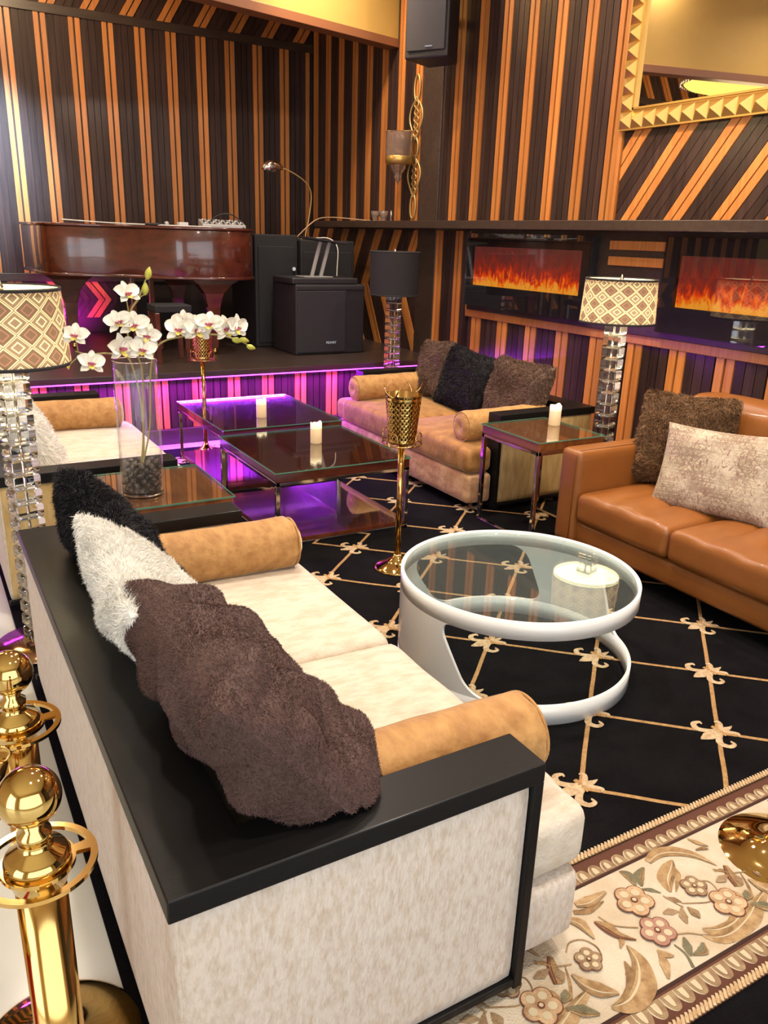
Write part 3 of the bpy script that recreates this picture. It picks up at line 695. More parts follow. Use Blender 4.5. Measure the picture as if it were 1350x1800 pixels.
RIBS=[["t",[[1.543,1.151],[1.591,1.162],[1.641,1.146],[1.68,1.107],[1.701,1.052]],[0.0145,0.0266,0.029,0.0193,0.0024]],["t",[[1.513,1.046],[1.536,1.085],[1.577,1.109],[1.609,1.124]],[0.0048,0.0338,0.029,0.0024]],["t",[[1.527,1.039],[1.578,1.078],[1.591,1.102]],[0.0024,0.0145,0.0024]],["g",[[1.448,1.162],[1.46,1.141],[1.448,1.102]],[0.0024,0.0217,0.0039]],["g",[[1.462,1.095],[1.478,1.124],[1.517,1.141]],[0.0039,0.0242,0.0048]],["g",[[1.454,1.088],[1.474,1.074],[1.489,1.055]],[0.0039,0.0121,0.0019]],["o",[[1.722,1.041],[1.706,1.01],[1.69,0.974]],[0.0097,0.0217,0.0169]],["o",[[1.677,1.041],[1.698,1.034],[1.705,1.015]],[0.0019,0.0106,0.0039]],["o",[[1.735,1.003],[1.713,0.962],[1.681,0.921]],[0.0019,0.0068,0.0039]],["t",[[1.643,0.984],[1.658,0.955],[1.632,0.913],[1.579,0.894],[1.521,0.899],[1.488,0.923]],[0.0039,0.0217,0.029,0.029,0.0242,0.0058]],["t",[[1.736,0.928],[1.679,0.908],[1.628,0.888],[1.554,0.875],[1.502,0.884],[1.474,0.911]],[0.0097,0.0266,0.0338,0.029,0.0217,0.0048]],["o",[[1.624,0.952],[1.596,0.918],[1.548,0.904]],[0.0024,0.0145,0.0024]],["s",[[1.509,1.006],[1.536,0.992],[1.58,0.975],[1.624,0.987],[1.634,1.019],[1.621,1.033]],[0.0029]*6],["s",[[1.486,1.046],[1.496,1.012],[1.504,0.995]],[0.0029]*3],["c",[[1.485,1.04],[1.502,1.023],[1.512,1.008]],[0.0019,0.0135,0.0024]],["c",[[1.44,1.005],[1.461,1.0],[1.481,0.99]],[0.0019,0.0184,0.0024]],["c",[[1.499,0.997],[1.479,0.974],[1.469,0.953]],[0.0024,0.0193,0.0019]],["c",[[1.512,0.99],[1.515,0.968],[1.511,0.95]],[0.0024,0.0203,0.0024]],["s",[[1.288,1.075],[1.305,1.034],[1.351,1.003]],[0.0029]*3],["s",[[1.418,0.944],[1.45,0.931],[1.478,0.909]],[0.0029]*3],["g",[[1.428,0.929],[1.414,0.906],[1.4,0.883]],[0.0039,0.0193,0.0039]],["g",[[1.406,0.883],[1.438,0.881],[1.456,0.896]],[0.0029,0.0203,0.0048]],["g",[[1.39,0.925],[1.393,0.893],[1.379,0.859]],[0.0029,0.0048,0.0068]],["t",[[1.263,1.13],[1.301,1.123],[1.363,1.126]],[0.0121,0.0266,0.0058]],["o",[[1.242,1.114],[1.28,1.1],[1.336,1.105]],[0.0097,0.0145,0.0024]],["t",[[1.217,1.1],[1.234,1.078],[1.231,1.029]],[0.0145,0.0242,0.0039]],["o",[[1.267,1.067],[1.284,1.038],[1.292,1.008],[1.319,0.978]],[0.0048,0.0266,0.0169,0.0029]],["t",[[1.292,1.008],[1.286,0.993],[1.266,0.979]],[0.0097,0.0121,0.0024]],["s",[[1.144,1.032],[1.17,1.049],[1.204,1.04],[1.219,1.01],[1.212,0.984]],[0.0029]*5],["s",[[1.059,1.048],[1.093,1.015],[1.132,1.0]],[0.0029]*3],["t",[[1.286,0.977],[1.28,0.93],[1.245,0.885],[1.197,0.862],[1.161,0.861],[1.133,0.873]],[0.0029,0.029,0.0483,0.0435,0.029,0.0039]],["t",[[1.113,0.979],[1.123,0.946],[1.143,0.918],[1.174,0.891]],[0.0039,0.0242,0.0314,0.0048]],["o",[[1.248,0.947],[1.233,0.914],[1.2,0.893]],[0.0029,0.0193,0.0029]],["t",[[1.34,0.927],[1.327,0.898],[1.303,0.865]],[0.0039,0.0193,0.0048]],["t",[[1.34,0.933],[1.35,0.913],[1.364,0.902]],[0.0039,0.0145,0.0019]],["c",[[1.029,1.013],[1.051,1.012],[1.076,1.015]],[0.0024,0.0193,0.0024]],["c",[[1.092,1.007],[1.09,0.991],[1.084,0.972]],[0.0024,0.0193,0.0024]],["g",[[1.046,0.933],[1.065,0.944],[1.072,0.956]],[0.0048,0.0217,0.0039]],["g",[[1.042,0.919],[1.072,0.898],[1.099,0.873]],[0.0039,0.0242,0.0039]],["o",[[1.712,1.161],[1.724,1.137],[1.74,1.112]],[0.0019,0.0121,0.0019]],["o",[[1.695,1.119],[1.72,1.114],[1.731,1.104]],[0.0019,0.0097,0.0019]]]
FLW=[('A',1.405,1.068,.047,'rug_petal'),('B',1.384,.972,.042,'rug_mauve'),('C',1.582,1.028,.033,'rug_pearl'),('D',1.175,.989,.031,'rug_pearl'),('E',.997,.949,.044,'rug_petal')]
RM = dict(t='rug_tan', g='rug_green', o='rug_ochre', s='rug_ochre', c='rug_pearl')
for dx in (0, 0.62, -0.62):
    for q, (k, P, W) in enumerate(RIBS):
        P2 = [(x+dx, y) for x, y in P]
        if max(p[0] for p in P2) > X1-.05 or min(p[0] for p in P2) < X0+.05: continue
        ww = [x*1.25 for x in W]
        mb.ribbon(P2, ww, Z+0.0014+0.00006*q, RM[k], None, 0.001)
        if max(W) > 0.02:
            dk = {'t': 'rug_ochre', 'o': 'rug_wine', 'g': 'rug_ochre', 'c': 'rug_ochre'}.get(k, 'rug_ochre')
            n_ = len(P2); off = []
            for i in range(n_):
                a_ = P2[max(i-1, 0)]; b_ = P2[min(i+1, n_-1)]; l_ = math.hypot(b_[0]-a_[0], b_[1]-a_[1]); off.append((P2[i][0]+(b_[1]-a_[1])/l_*ww[i]*0.44, P2[i][1]-(b_[0]-a_[0])/l_*ww[i]*0.44))
            mb.ribbon(off, [x*0.22 for x in ww], Z+0.0026+0.00006*q, dk, None, 0.0006)
            mb.ribbon([(p[0]*0.6+o_[0]*0.4, p[1]*0.6+o_[1]*0.4) for p, o_ in zip(P2, off)], [x*0.10 for x in ww], Z+0.0027+0.00006*q, 'rug_pearl_light' if k == 't' else dk, None, 0.0006)
    for nme, x, y, r, mt in FLW:
        if not (X0+.1 < x+dx < X1-.1): continue
        for lay, (mm, s) in enumerate((('rug_wine', 1.12), (mt, 1.0), ('rug_pearl_light', 0.5))):
            for p in range(5):
                a_ = 2*PI*p/5+0.6+x*9; cx, cy = x+dx+math.cos(a_)*r*0.58, y+math.sin(a_)*r*0.58; ps = r*0.47*s
                V = [(cx+ps*math.cos(t*PI/8)*1.05, cy+ps*math.sin(t*PI/8), Z+0.0052+lay*0.0007+p*0.00008) for t in range(16)]
                mb.add(V, [tuple(range(16))], mm)
        V = [(x+dx+r*.2*math.cos(t*PI/5), y+r*.2*math.sin(t*PI/5), Z+0.0080) for t in range(10)]; mb.add(V, [tuple(range(10))], 'rug_wine')
        V = [(x+dx+r*.12*math.cos(t*PI/5), y+r*.12*math.sin(t*PI/5), Z+0.0086) for t in range(10)]; mb.add(V, [tuple(range(10))], 'rug_pearl_light')
tag(mb.build('area_rug'), 'black area rug with gold lattice, lilies and a floral scroll border', 'rug')

# ------------------------------------------------------------------ framed sofas (three of one model)
RZ = 0.0145   # top of the rug pile
SL, SD, SH = 1.84, 0.76, 0.62
def framed_sofa(loc, rz, label, fab, seatfab, panel, group):
    t = empty('framed_sofa', loc, label, 'sofa', group, rz)
    H = SH-loc[2]
    f = MB()
    AW = 0.118
    f.prism([(0, 0), (SD, 0), (SD, AW), (0.155, AW), (0.155, SL-AW), (SD, SL-AW), (SD, SL), (0, SL)], H-0.045, H, 'black_lacquer')
    for y in (0, SL-AW): f.box(SD-0.024, SD, y, y+AW, 0.02, H-0.044, 'black_lacquer')
    for y in (0, SL-0.02): f.box(0.0, SD-0.024, y, y+0.02, 0.03, 0.05, 'black_lacquer')
    f.build('frame', t, bevel=0.003)
    b = soft_box(0.006, 0.135, 0.012, SL-0.012, 0.045, H-0.045, 0.012, fab, n=(6, 24, 10)); b.build('back_panel', t, merge=True)
    for y in (0.008, SL-0.112):
        a = soft_box(0.015, SD-0.026, y, y+0.104, 0.05, H-0.046, 0.010, panel, n=(16, 6, 12)); a.build('arm_panel', t, merge=True)
    s = soft_box(0.12, 0.935, 0.12, SL-0.12, 0.06, 0.245, 0.03, fab, n=(16, 24, 6)); s.build('seat_base', t, merge=True)
    s = soft_box(0.765, 0.94, 0.03, SL-0.03, 0.055, 0.243, 0.03, fab, n=(8, 30, 8), puff=0.01, puff_dirs=(1, 0.4, 0)); s.build('seat_front', t, merge=True)
    mid = SL/2
    for y0, y1, e in ((0.12, mid-0.002, 0), (mid+0.002, SL-0.12, 1)):
        c = soft_box(0.135, 0.955, y0, y1, 0.247, 0.41, 0.042, seatfab, puff=0.022, n=(22, 22, 8), noise=0.002, seed=3+e)
        o = c.build('seat_cushion', t, merge=True)
        cy0, cy1 = (0.035, 0.2) if e == 0 else (SL-0.2, SL-0.035)
        soft_box(0.768, 0.952, cy0, cy1, 0.249, 0.405, 0.04, seatfab, n=(8, 8, 8)).build('cushion_corner', o, merge=True)
    fx = (0.03, SD-0.06)
    for x in fx:
        for y in (0.02, SL-0.07):
            l = MB(); l.box(x, x+0.05, y, y+0.05, 0, 0.06, 'black_lacquer'); l.build('foot', t)
    return t
framed_sofa((0.222, 1.0, RZ), 0, 'cream framed sofa in the foreground with fur pillows, seen from behind its back', 'cream_chenille', 'cream_seat', 'cream_chenille', None)
framed_sofa((0.21, 3.52, RZ), 0, 'cream framed sofa at the left edge below the stage, behind the tall glass vase', 'cream_chenille', 'cream_seat', 'tan_panel', None)  # tan arm panels: warm light on the cream cloth put into the colour
framed_sofa((3.74, 5.58, RZ), PI, 'golden velvet framed sofa with dark fur pillows against the slatted wall', 'champagne_velvet', 'gold_velvet', 'tan_panel', None)

# ------------------------------------------------------------------ caramel leather sofa
t = empty('leather_sofa', (0, 0, 0), 'caramel brown leather sofa at the right under the fireplaces', 'sofa')
LX0, LX1, LY1 = 2.87, 3.82, 3.07
soft_box(LX0+0.03, LX1, 1.00, LY1-0.02, 0.10, 0.225, 0.02, 'caramel_leather', n=(10, 24, 5)).build('base', t, merge=True)
for y0, y1 in ((LY1-0.14, LY1), (0.98, 1.12)):
    soft_box(LX0-0.005, LX1, y0, y1, 0.10, 0.60, 0.022, 'caramel_leather', n=(24, 6, 14), puff=0.006, puff_dirs=(0, 1, 0)).build('arm', t, merge=True)
def lg(P, U):
    P = P.copy(); top = np.clip((U[:, 2]-0.6)/0.4, 0, 1)
    for q in (-0.33, 0.33):
        yy = U[:, 1]-q; bend = 0.10*np.clip(-U[:, 0]-0.1, 0, 1)*np.sign(q); reach = np.clip((U[:, 0]+0.62)/0.12, 0, 1)
        P[:, 2] -= 0.011*np.exp(-((yy+bend)/0.045)**2)*top*reach
    P[:, 2] += 0.012*np.sin((U[:, 1]*1.5+0.5)*PI*2/2)**2*top*0.6
    return P
sw = (LY1-0.14-1.12)/3
for k in range(3):
    y1 = LY1-0.142-k*sw; y0 = y1-sw+0.003
    c = soft_box(LX0-0.005, LX1-0.2, y0, y1, 0.232, 0.385, 0.035, 'caramel_leather', puff=0.028, n=(40, 52, 10), groove=lg); o = c.build('seat_cushion', t, merge=True)
    s = MB(); x = LX0+0.012; s.tube(spath([(x-0.012, y0+0.02, 0.352), (x-0.012, (y0+y1)/2, 0.354), (x-0.012, y1-0.02, 0.352)], 12), 0.0014, 'seam', 5); s.build('stitching', o)
    b = soft_box(LX1-0.24, LX1-0.02, y0, y1, 0.38, 0.86, 0.06, 'caramel_leather', puff=0.05, n=(10, 20, 20), puff_dirs=(1, 0, 0.4)); b.build('back_cushion', t, merge=True)
soft_box(LX1-0.06, LX1+0.03, 1.02, LY1-0.02, 0.10, 0.80, 0.03, 'caramel_leather', n=(6, 20, 12)).build('back_frame', t, merge=True)
for y in (LY1-0.06, 1.04):
    for x in (LX0+0.05, LX1-0.05):
        l = MB(); l.lathe([(0.014, 0.0145), (0.020, 0.10)], (x, y, 0), 'chrome', 12); l.build('leg', t)
s = MB(); s.tube([(LX0-0.007, LY1-0.118, 0.12), (LX0-0.007, LY1-0.118, 0.57), (LX0+0.02, LY1-0.118, 0.601), (LX1-0.3, LY1-0.118, 0.602)], 0.0016, 'seam', 5)
s.build('arm_seam', t)

# ------------------------------------------------------------------ white ring coffee table
CT = (1.905, 2.205); CH = 0.405
def ring_table():
    t = empty('ring_coffee_table', (CT[0], CT[1], RZ), 'round white coffee table with glass top and cut-out steel drum base', 'coffee table')
    R0, TH = 0.455, 0.012; H = CH-RZ; N = 180; rim = 0.075
    # the drum is a hoop at top and at bottom joined by two slanting webs
    mb = MB(); zr0, zr1 = rim, H-rim*0.86
    def hoop(z0, z1):
        V = []; 
        for r_, z in ((R0, z0), (R0, z1), (R0-TH, z1), (R0-TH, z0)):
            V += [(r_*math.cos(2*PI*k/N), r_*math.sin(2*PI*k/N), z) for k in range(N)]
        mb.add(V, [(i*N+k, i*N+(k+1) % N, ((i+1) % 4)*N+(k+1) % N, ((i+1) % 4)*N+k) for i in (0, 2) for k in range(N)], 'white_lacquer', True)
        o_ = len(mb.v)-4*N
        for i in (1, 3):
            for k in range(N): mb.f.append((o_+i*N+k, o_+i*N+(k+1) % N, o_+((i+1) % 4)*N+(k+1) % N, o_+((i+1) % 4)*N+k)); mb.m.append(0); mb.sm.append(False)
    hoop(0, zr0); hoop(zr1, H)
    M_ = 40; NC = 40
    for (b0, t0), (b1, t1) in (((-262, -236), (-148, -167)), ((-12, 2), (34, 47))):
        V = []
        for j in range(M_+1):
            q = 0.5-0.5*math.cos(PI*j/M_); z = zr0+(zr1-zr0)*q; e = min(z-zr0, zr1-z); rf = 0.065; fl = 0
            if e < rf: fl = (rf-math.sqrt(max(0, rf*rf-(rf-e)**2)))/R0
            a0 = math.radians(b0+(t0-b0)*q)-fl; a1 = math.radians(b1+(t1-b1)*q)+fl
            for r_ in (R0, R0-TH):
                for k in range(NC+1): a = a0+(a1-a0)*k/NC; V.append((r_*math.cos(a), r_*math.sin(a), z))
        W_ = NC+1; S_ = 2*W_; F = []; FE = []
        for j in range(M_):
            for k in range(NC):
                F.append((j*S_+k, j*S_+k+1, (j+1)*S_+k+1, (j+1)*S_+k)); F.append((j*S_+W_+k, (j+1)*S_+W_+k, (j+1)*S_+W_+k+1, j*S_+W_+k+1))
            FE.append((j*S_, (j+1)*S_, (j+1)*S_+W_, j*S_+W_)); FE.append((j*S_+NC, j*S_+W_+NC, (j+1)*S_+W_+NC, (j+1)*S_+NC))
        mb.add(V, F, 'white_lacquer', True); mb.add(V, FE, 'white_lacquer', False)
    o = mb.build('drum_base', t)
    g = MB(); g.lathe([(0.02, H-0.012), (R0-TH-0.005, H-0.012)], (0, 0, 0), 'glass_over', 90, cap=False)
    g.lathe([(R0-TH-0.004, H-0.012), (R0-TH-0.004, H-0.003)], (0, 0, 0), 'glass_edge', 90, cap=False, smooth=True)
    g2 = MB(); g2.lathe([(R0-TH-0.005, 0), (R0-TH-0.005, 0.010)], (0, 0, H-0.013), 'glass_top', 90, cap=True)
    g2.build('glass_top', t)
    return t
ring_table()

# ------------------------------------------------------------------ tables with chrome legs
def square_table(name, x0, x1, y0, y1, h, label, cat, group=None, shelf=False, z0=RZ):
    wood = 'mahogany' if shelf else 'table_wood'
    cx, cy = (x0+x1)/2, (y0+y1)/2; t = empty(name, (cx, cy, z0), label, cat, group); a, b = (x1-x0)/2, (y1-y0)/2; H = h-z0
    m1 = MB(); m1.box(-a, a, -b, b, H-0.055, H-0.007, wood); m1.build('table_top', t, bevel=0.003)
    g = MB(); g.box(-a-.004, a+.004, -b-.004, b+.004, H-0.006, H, 'glass_over')
    g.build('glass_sheet', t)
    e = MB()
    for s in (-1, 1):
        e.box(-a-.005, a+.005, s*(b+.005)-.0015, s*(b+.005)+.0015, H-0.006, H-0.0005, 'glass_edge'); e.box(s*(a+.005)-.0015, s*(a+.005)+.0015, -b, b, H-0.006, H-0.0005, 'glass_edge')
    e.build('glass_edge', t)
    fr = MB(); q = 0.011
    fr.box(-a, a, -b, -b+2*q, H-0.075, H-0.055, 'chrome'); fr.box(-a, a, b-2*q, b, H-0.075, H-0.055, 'chrome')
    fr.box(-a, -a+2*q, -b, b, H-0.075, H-0.055, 'chrome'); fr.box(a-2*q, a, -b, b, H-0.075, H-0.055, 'chrome')
    fr.build('frame', t, bevel=0.002)
    rails = [(-a, -a+2*q, -b, b), (a-2*q, a, -b, b)]+([(-a, a, -b, -b+2*q), (-a, a, b-2*q, b)] if shelf else [])
    for rl in rails: fr = MB(); fr.box(*rl, 0.0, 0.02, 'chrome'); fr.build('floor_rail', t, bevel=0.002)
    for sx in (-1, 1):
        for sy in (-1, 1):
            l = MB(); l.box(sx*a-(2*q if sx > 0 else 0), sx*a+(2*q if sx < 0 else 0), sy*b-(2*q if sy > 0 else 0), sy*b+(2*q if sy < 0 else 0), 0.02, H-0.075, 'chrome'); l.build('leg', t, bevel=0.002)
    if shelf:
        s = MB(); s.box(-a+.004, a-.004, -b+.004, b-.004, 0.022, 0.045, 'red_wood'); s.build('lower_shelf', t, bevel=0.002)
        s = MB(); s.box(-a+.004, a-.004, -b+.004, b-.004, 0.046, 0.050, 'glass_over'); s.build('shelf_glass', t)
    return t
MATS['table_wood_dark'] = MATS['red_wood']
square_table('square_coffee_table', 1.53, 2.34, 3.72, 4.60, 0.435, 'square dark wood coffee table with chrome legs and lower shelf, the nearer of the pair', 'coffee table', shelf=True)
square_table('square_coffee_table', 1.60, 2.43, 4.74, 5.73, 0.435, 'square coffee table washed in violet light just below the stage edge', 'coffee table', shelf=True)
square_table('side_table', 2.79, 3.25, 3.16, 3.66, 0.605, 'tall brown side table with chrome legs between gold and leather sofas', 'side table')
square_table('side_table', 0.50, 1.03, 2.95, 3.46, 0.605, 'brown side table holding the tall orchid vase, behind the near sofa arm', 'side table')

# ------------------------------------------------------------------ candles
def candle(x, y, z, h, label, r=0.034):
    t = empty('pillar_candle', (x, y, z), label, 'candle', 'ivory pillar candles on the tables')
    m1 = MB(); seg = 32; V = []; prof = [(r, 0), (r, h*0.5)]
    for rr, zz in ((r, 0), (r, h*0.52), (r*1.01, h*0.54), (r, h*0.7)):
        for k in range(seg): V.append((rr*math.cos(2*PI*k/seg), rr*math.sin(2*PI*k/seg), zz))
    for k in range(seg):
        a = 2*PI*k/seg; V.append((r*math.cos(a), r*math.sin(a), h*(0.95+0.05*math.sin(a*2+1)+0.03*math.sin(a*5))))
    for k in range(seg):
        a = 2*PI*k/seg; V.append((r*.86*math.cos(a), r*.86*math.sin(a), h*(0.95+0.05*math.sin(a*2+1)+0.03*math.sin(a*5))))
    for k in range(seg):
        a = 2*PI*k/seg; V.append((r*.8*math.cos(a), r*.8*math.sin(a), h*0.86))
    F = [(i*seg+k, i*seg+(k+1) % seg, (i+1)*seg+(k+1) % seg, (i+1)*seg+k) for i in range(6) for k in range(seg)]
    F.append(tuple(range(6*seg, 7*seg))); F.append(tuple(range(seg))[::-1])
    lo = [f for f in F if max(f) < 4*seg]; hi = [f for f in F if max(f) >= 4*seg]
    m1.add(V, lo, 'wax', True); m1.add(V, hi, 'wax_top', True); m1.build('wax_body', t)
    wk = MB(); wk.tube([(0, 0, h*0.85), (0.001, 0, h*0.93)], 0.0015, 'cable_black', 6); wk.build('wick', t)
    return t
candle(1.965, 5.02, 0.4355, 0.125, 'ivory pillar candle on the violet-lit table nearest the stage')
candle(2.00, 4.235, 0.4355, 0.125, 'ivory pillar candle on the nearer square coffee table')
candle(3.165, 3.475, 0.6055, 0.12, 'ivory pillar candle on the side table beside the leather sofa')

# ------------------------------------------------------------------ crystal floor lamps
def crystal_lamp(x, y, label, shade_mat, z_top, sh_h, r_top=0.195, r_bot=0.21, blocks=19, lit=True, energy=14, rot=0.3, glow=True):
    t = empty('crystal_floor_lamp', (x, y, RZ), label, 'floor lamp', None, rot)
    b = MB(); b.lathe([(0.17, 0), (0.175, 0.006), (0.17, 0.016), (0.05, 0.020)], (0, 0, 0), 'bronze_mirror', 48); b.build('base', t)
    cb = z_top-sh_h-RZ; zb = 0.03
    p = MB(); p.lathe([(0.006, 0.018), (0.006, cb+0.05)], (0, 0, 0), 'chrome', 10); p.build('pole', t)
    n = blocks; hh = (cb-zb)/n
    for k in range(n):
        z = zb+k*hh; m1 = MB(); s = 0.047; a = 0.10*(k % 2)
        V = []
        for zz, q in ((z+0.002, s*0.9), (z+0.008, s), (z+hh-0.010, s), (z+hh-0.004, s*0.9)):
            for i in range(4):
                an = PI/4+i*PI/2; V.append((q*1.414*math.cos(an), q*1.414*math.sin(an), zz))
        F = [(i*4+j, i*4+(j+1) % 4, (i+1)*4+(j+1) % 4, (i+1)*4+j) for i in range(3) for j in range(4)]+[(3, 2, 1, 0), (12, 13, 14, 15)]
        m1.add(V, F, 'crystal'); m1.build('crystal_block', t)
        w_ = MB(); w_.box(-s*.62, s*.62, -s*.62, s*.62, z+hh-0.0045, z+hh+0.0025, 'frosted'); w_.build('spacer', t)
    zs = cb
    sh = MB(); sh.lathe([(r_bot, zs), (r_top, zs+sh_h)], (0, 0, 0), shade_mat, 72, cap=False, uv=True); so = sh.build('lamp_shade', t)
    tr = MB()
    for rr, zz in ((r_bot+.001, zs+0.004), (r_top+.001, zs+sh_h-0.004)):
        tr = MB(); tr.lathe([(rr, zz-0.006), (rr+0.002, zz), (rr, zz+0.006), (rr-0.003, zz)], (0, 0, 0), 'black_shade', 72, cap=False); tr.build('shade_trim', so)
    li = MB(); li.lathe([(r_top-.003, zs+sh_h-0.004), (r_top-.006, zs+sh_h-0.03)], (0, 0, 0), 'cream_lining' if glow else 'black_shade', 48, cap=False); li.build('shade_lining', so)
    sp = MB()
    for k in range(3): a = k*2*PI/3; sp.tube([(0, 0, zs+sh_h-0.03), (r_top*math.cos(a), r_top*math.sin(a), zs+sh_h-0.012)], 0.002, 'chrome', 6)
    sp.lathe([(0.009, zs+sh_h-0.03), (0.012, zs+sh_h), (0.004, zs+sh_h+0.02), (0.0, zs+sh_h+0.024)], (0, 0, 0), 'chrome', 12); sp.build('shade_fitter', t)
    bu = MB(); bu.lathe([(0.0, zs+0.05), (0.02, zs+0.065), (0.028, zs+0.1), (0.02, zs+0.13), (0, zs+0.145)], (0, 0, 0), 'lamp_glow' if lit else 'white_plastic', 16); bu.build('bulb', t)
    di = MB(); di.lathe([(r_bot-0.008, zs+0.012), (r_bot-0.008, zs+0.016)], (0, 0, 0), 'shade_disc_glow' if energy > 5 else 'black_shade', 48); di.build('added_shade_disc', so)  # added disc; where it glows it stands in for the shade's lit inside
    if lit: point('lamp_bulb_light', (x, y, RZ+zs+0.10), energy, (1.0, 0.78, 0.48), 0.04)
    return t
crystal_lamp(0.285, 3.16, 'crystal column floor lamp with lozenge patterned shade at the left edge', 'lozenge_cloth', 1.40, 0.265, energy=10)
crystal_lamp(3.53, 3.44, 'crystal column floor lamp with lozenge patterned shade in front of the fireplaces', 'lozenge_cloth', 1.425, 0.245, 0.20, 0.212, blocks=17, energy=13)
crystal_lamp(3.50, 5.92, 'crystal column floor lamp with plain black shade beside the stage', 'black_shade', 1.50, 0.345, 0.205, 0.200, energy=3, blocks=19, glow=True)

# ------------------------------------------------------------------ bucket stands
def bucket_stand(x, y, zt, label, label2):
    t = empty('bucket_stand', (x, y, RZ), label, 'stand', 'gold bucket stands'); H = zt-0.245-RZ
    b = MB(); b.lathe([(0.118, 0), (0.120, 0.004), (0.10, 0.012), (0.06, 0.030), (0.028, 0.055), (0.019, 0.075)], (0, 0, 0), 'brass_polished', 48); b.build('base', t)
    p = MB(); p.lathe([(0.0155, 0.06), (0.0155, H-0.004)], (0, 0, 0), 'brass', 20); p.build('pole', t)
    r = MB(); R_ = 0.095
    r.tube([(R_*math.cos(2*PI*k/40), R_*math.sin(2*PI*k/40), H+0.004) for k in range(40)], 0.004, 'brass', 8, True)
    for k in range(4): a = k*PI/2; r.tube([(0.01*math.cos(a), 0.01*math.sin(a), H), (R_*math.cos(a), R_*math.sin(a), H+0.004)], 0.003, 'brass', 6)
    for k in range(4):
        a = k*PI/2+0.5; da = 0.30; pts = [((R_)*math.cos(a+q*da), (R_)*math.sin(a+q*da), H+0.004+zz) for q, zz in ((-1, 0), (-1, 0.03), (-0.9, 0.052), (-0.4, 0.062), (0.4, 0.062), (0.9, 0.052), (1, 0.03), (1, 0))]
        r.tube(pts, 0.003, 'brass', 8)
    r.build('cradle', t)
    u = empty('ice_bucket', (x, y, RZ+H+0.008), label2, 'bucket', 'gold ice buckets')
    hb = 0.235; seg = 96; rows = 44; V = []
    for i in range(rows+1):
        z = hb*i/rows; r0 = 0.066+0.022*i/rows
        for k in range(seg):
            a = 2*PI*k/seg; q = 1.0 if 2 < i < rows-5 else 0.0
            w1 = math.cos(a*11+1.1*math.sin(z*2*PI/0.052)); w2 = math.cos(a*11-1.1*math.sin(z*2*PI/0.052)+PI*0); d_ = q*0.0075*(1-max(abs(w1), abs(w2))**3)
            rr = r0-d_+(0.003 if i >= rows-1 else 0); V.append((rr*math.cos(a), rr*math.sin(a), z))
    F = [(i*seg+k, i*seg+(k+1) % seg, (i+1)*seg+(k+1) % seg, (i+1)*seg+k) for i in range(rows) for k in range(seg)]+[tuple(range(seg))[::-1]]
    m1 = MB(); m1.add(V, F, 'brass_polished', True)
    m1.lathe([(0.088, hb), (0.085, hb), (0.064, 0.006), (0.0, 0.005)], (0, 0, 0), 'brass', 48, cap=False); m1.build('bucket_body', u)
    for s in (-1, 1):
        hn = MB(); a0 = 0.5
        for q in (-1, 1):
            an = (0 if s > 0 else PI)+a0
            cx, cy = math.cos(an), math.sin(an); tx, ty = -cy, cx
            hn.tube(spath([(cx*0.088, cy*0.088, hb-0.01), (cx*0.105+tx*q*0.02, cy*0.105+ty*q*0.02, hb+0.005), (cx*0.112+tx*q*0.035, cy*0.112+ty*q*0.035, hb+0.028), (cx*0.10+tx*q*0.045, cy*0.10+ty*q*0.045, hb+0.045)], 10), [0.0045]*8+[0.003, 0.002], 'brass', 6)
        hn.build('handle', u)
    return t
bucket_stand(1.985, 3.235, 0.905, 'slim brass pole stand with round foot beside the white ring coffee table', 'hammered gold ice bucket on the stand beside the white ring coffee table')
bucket_stand(1.82, 5.80, 0.96, 'slim brass pole stand in front of the stage, behind the orchids', 'hammered gold ice bucket in front of the stage, directly behind the orchids')

# ------------------------------------------------------------------ rope barrier posts
def stanchion(x, y, label, top=0.93, ball=0.0385):
    t = empty('stanchion', (x, y, 0), label, 'stanchion', None)
    b = MB(); b.lathe([(0.168, 0), (0.168, 0.010), (0.160, 0.016), (0.11, 0.026), (0.05, 0.048), (0.034, 0.07)], (0, 0, 0), 'brass_polished', 64); b.build('base', t)
    p = MB(); p.lathe([(0.0315, 0.05), (0.0315, top-0.122)], (0, 0, 0), 'brass', 40); p.build('post', t)
    r = MB(); z = top-0.105; seg = 64; ri, ro = 0.030, 0.073
    # slotted rope ring
    V = []; F = []; rad = [ri, 0.046, 0.064, ro]
    for s in (0, 1):
        for q in rad:
            for k in range(seg): a = 2*PI*k/seg; V.append((q*math.cos(a), q*math.sin(a), z+s*0.006))
    for i in range(3):
        for k in range(seg):
            if i == 1 and (k % 16) not in (0, 1, 15): continue
            k2 = (k+1) % seg
            F.append((4*seg+i*seg+k, 4*seg+(i+1)*seg+k, 4*seg+(i+1)*seg+k2, 4*seg+i*seg+k2)); F.append((i*seg+k, i*seg+k2, (i+1)*seg+k2, (i+1)*seg+k))
    for i in (0, 1, 2, 3):
        for k in range(seg): k2 = (k+1) % seg; F.append((i*seg+k, (4+i)*seg+k, (4+i)*seg+k2, i*seg+k2))
    r.add(V, F, 'brass', False); r.build('rope_ring', t)
    c = MB(); c.lathe([(0.0315, top-0.135), (0.034, top-0.130), (0.034, top-0.099), (0.041, top-0.096), (0.041, top-0.090), (0.036, top-0.082), (0.022, top-0.074), (0.017, top-0.066), (0.021, top-0.060), (0.021, top-0.052), (0.013, top-0.046), (0.016, top-0.034)], (0, 0, 0), 'brass_polished', 48); c.build('collar', t)
    f = MB(); n = 28; f.lathe([(max(ball*math.sin(PI*k/n), 0.0001), top-ball*math.cos(PI*k/n)) for k in range(n+1)], (0, 0, 0), 'brass_polished', 56, cap=False); f.build('ball_finial', t)
    return t
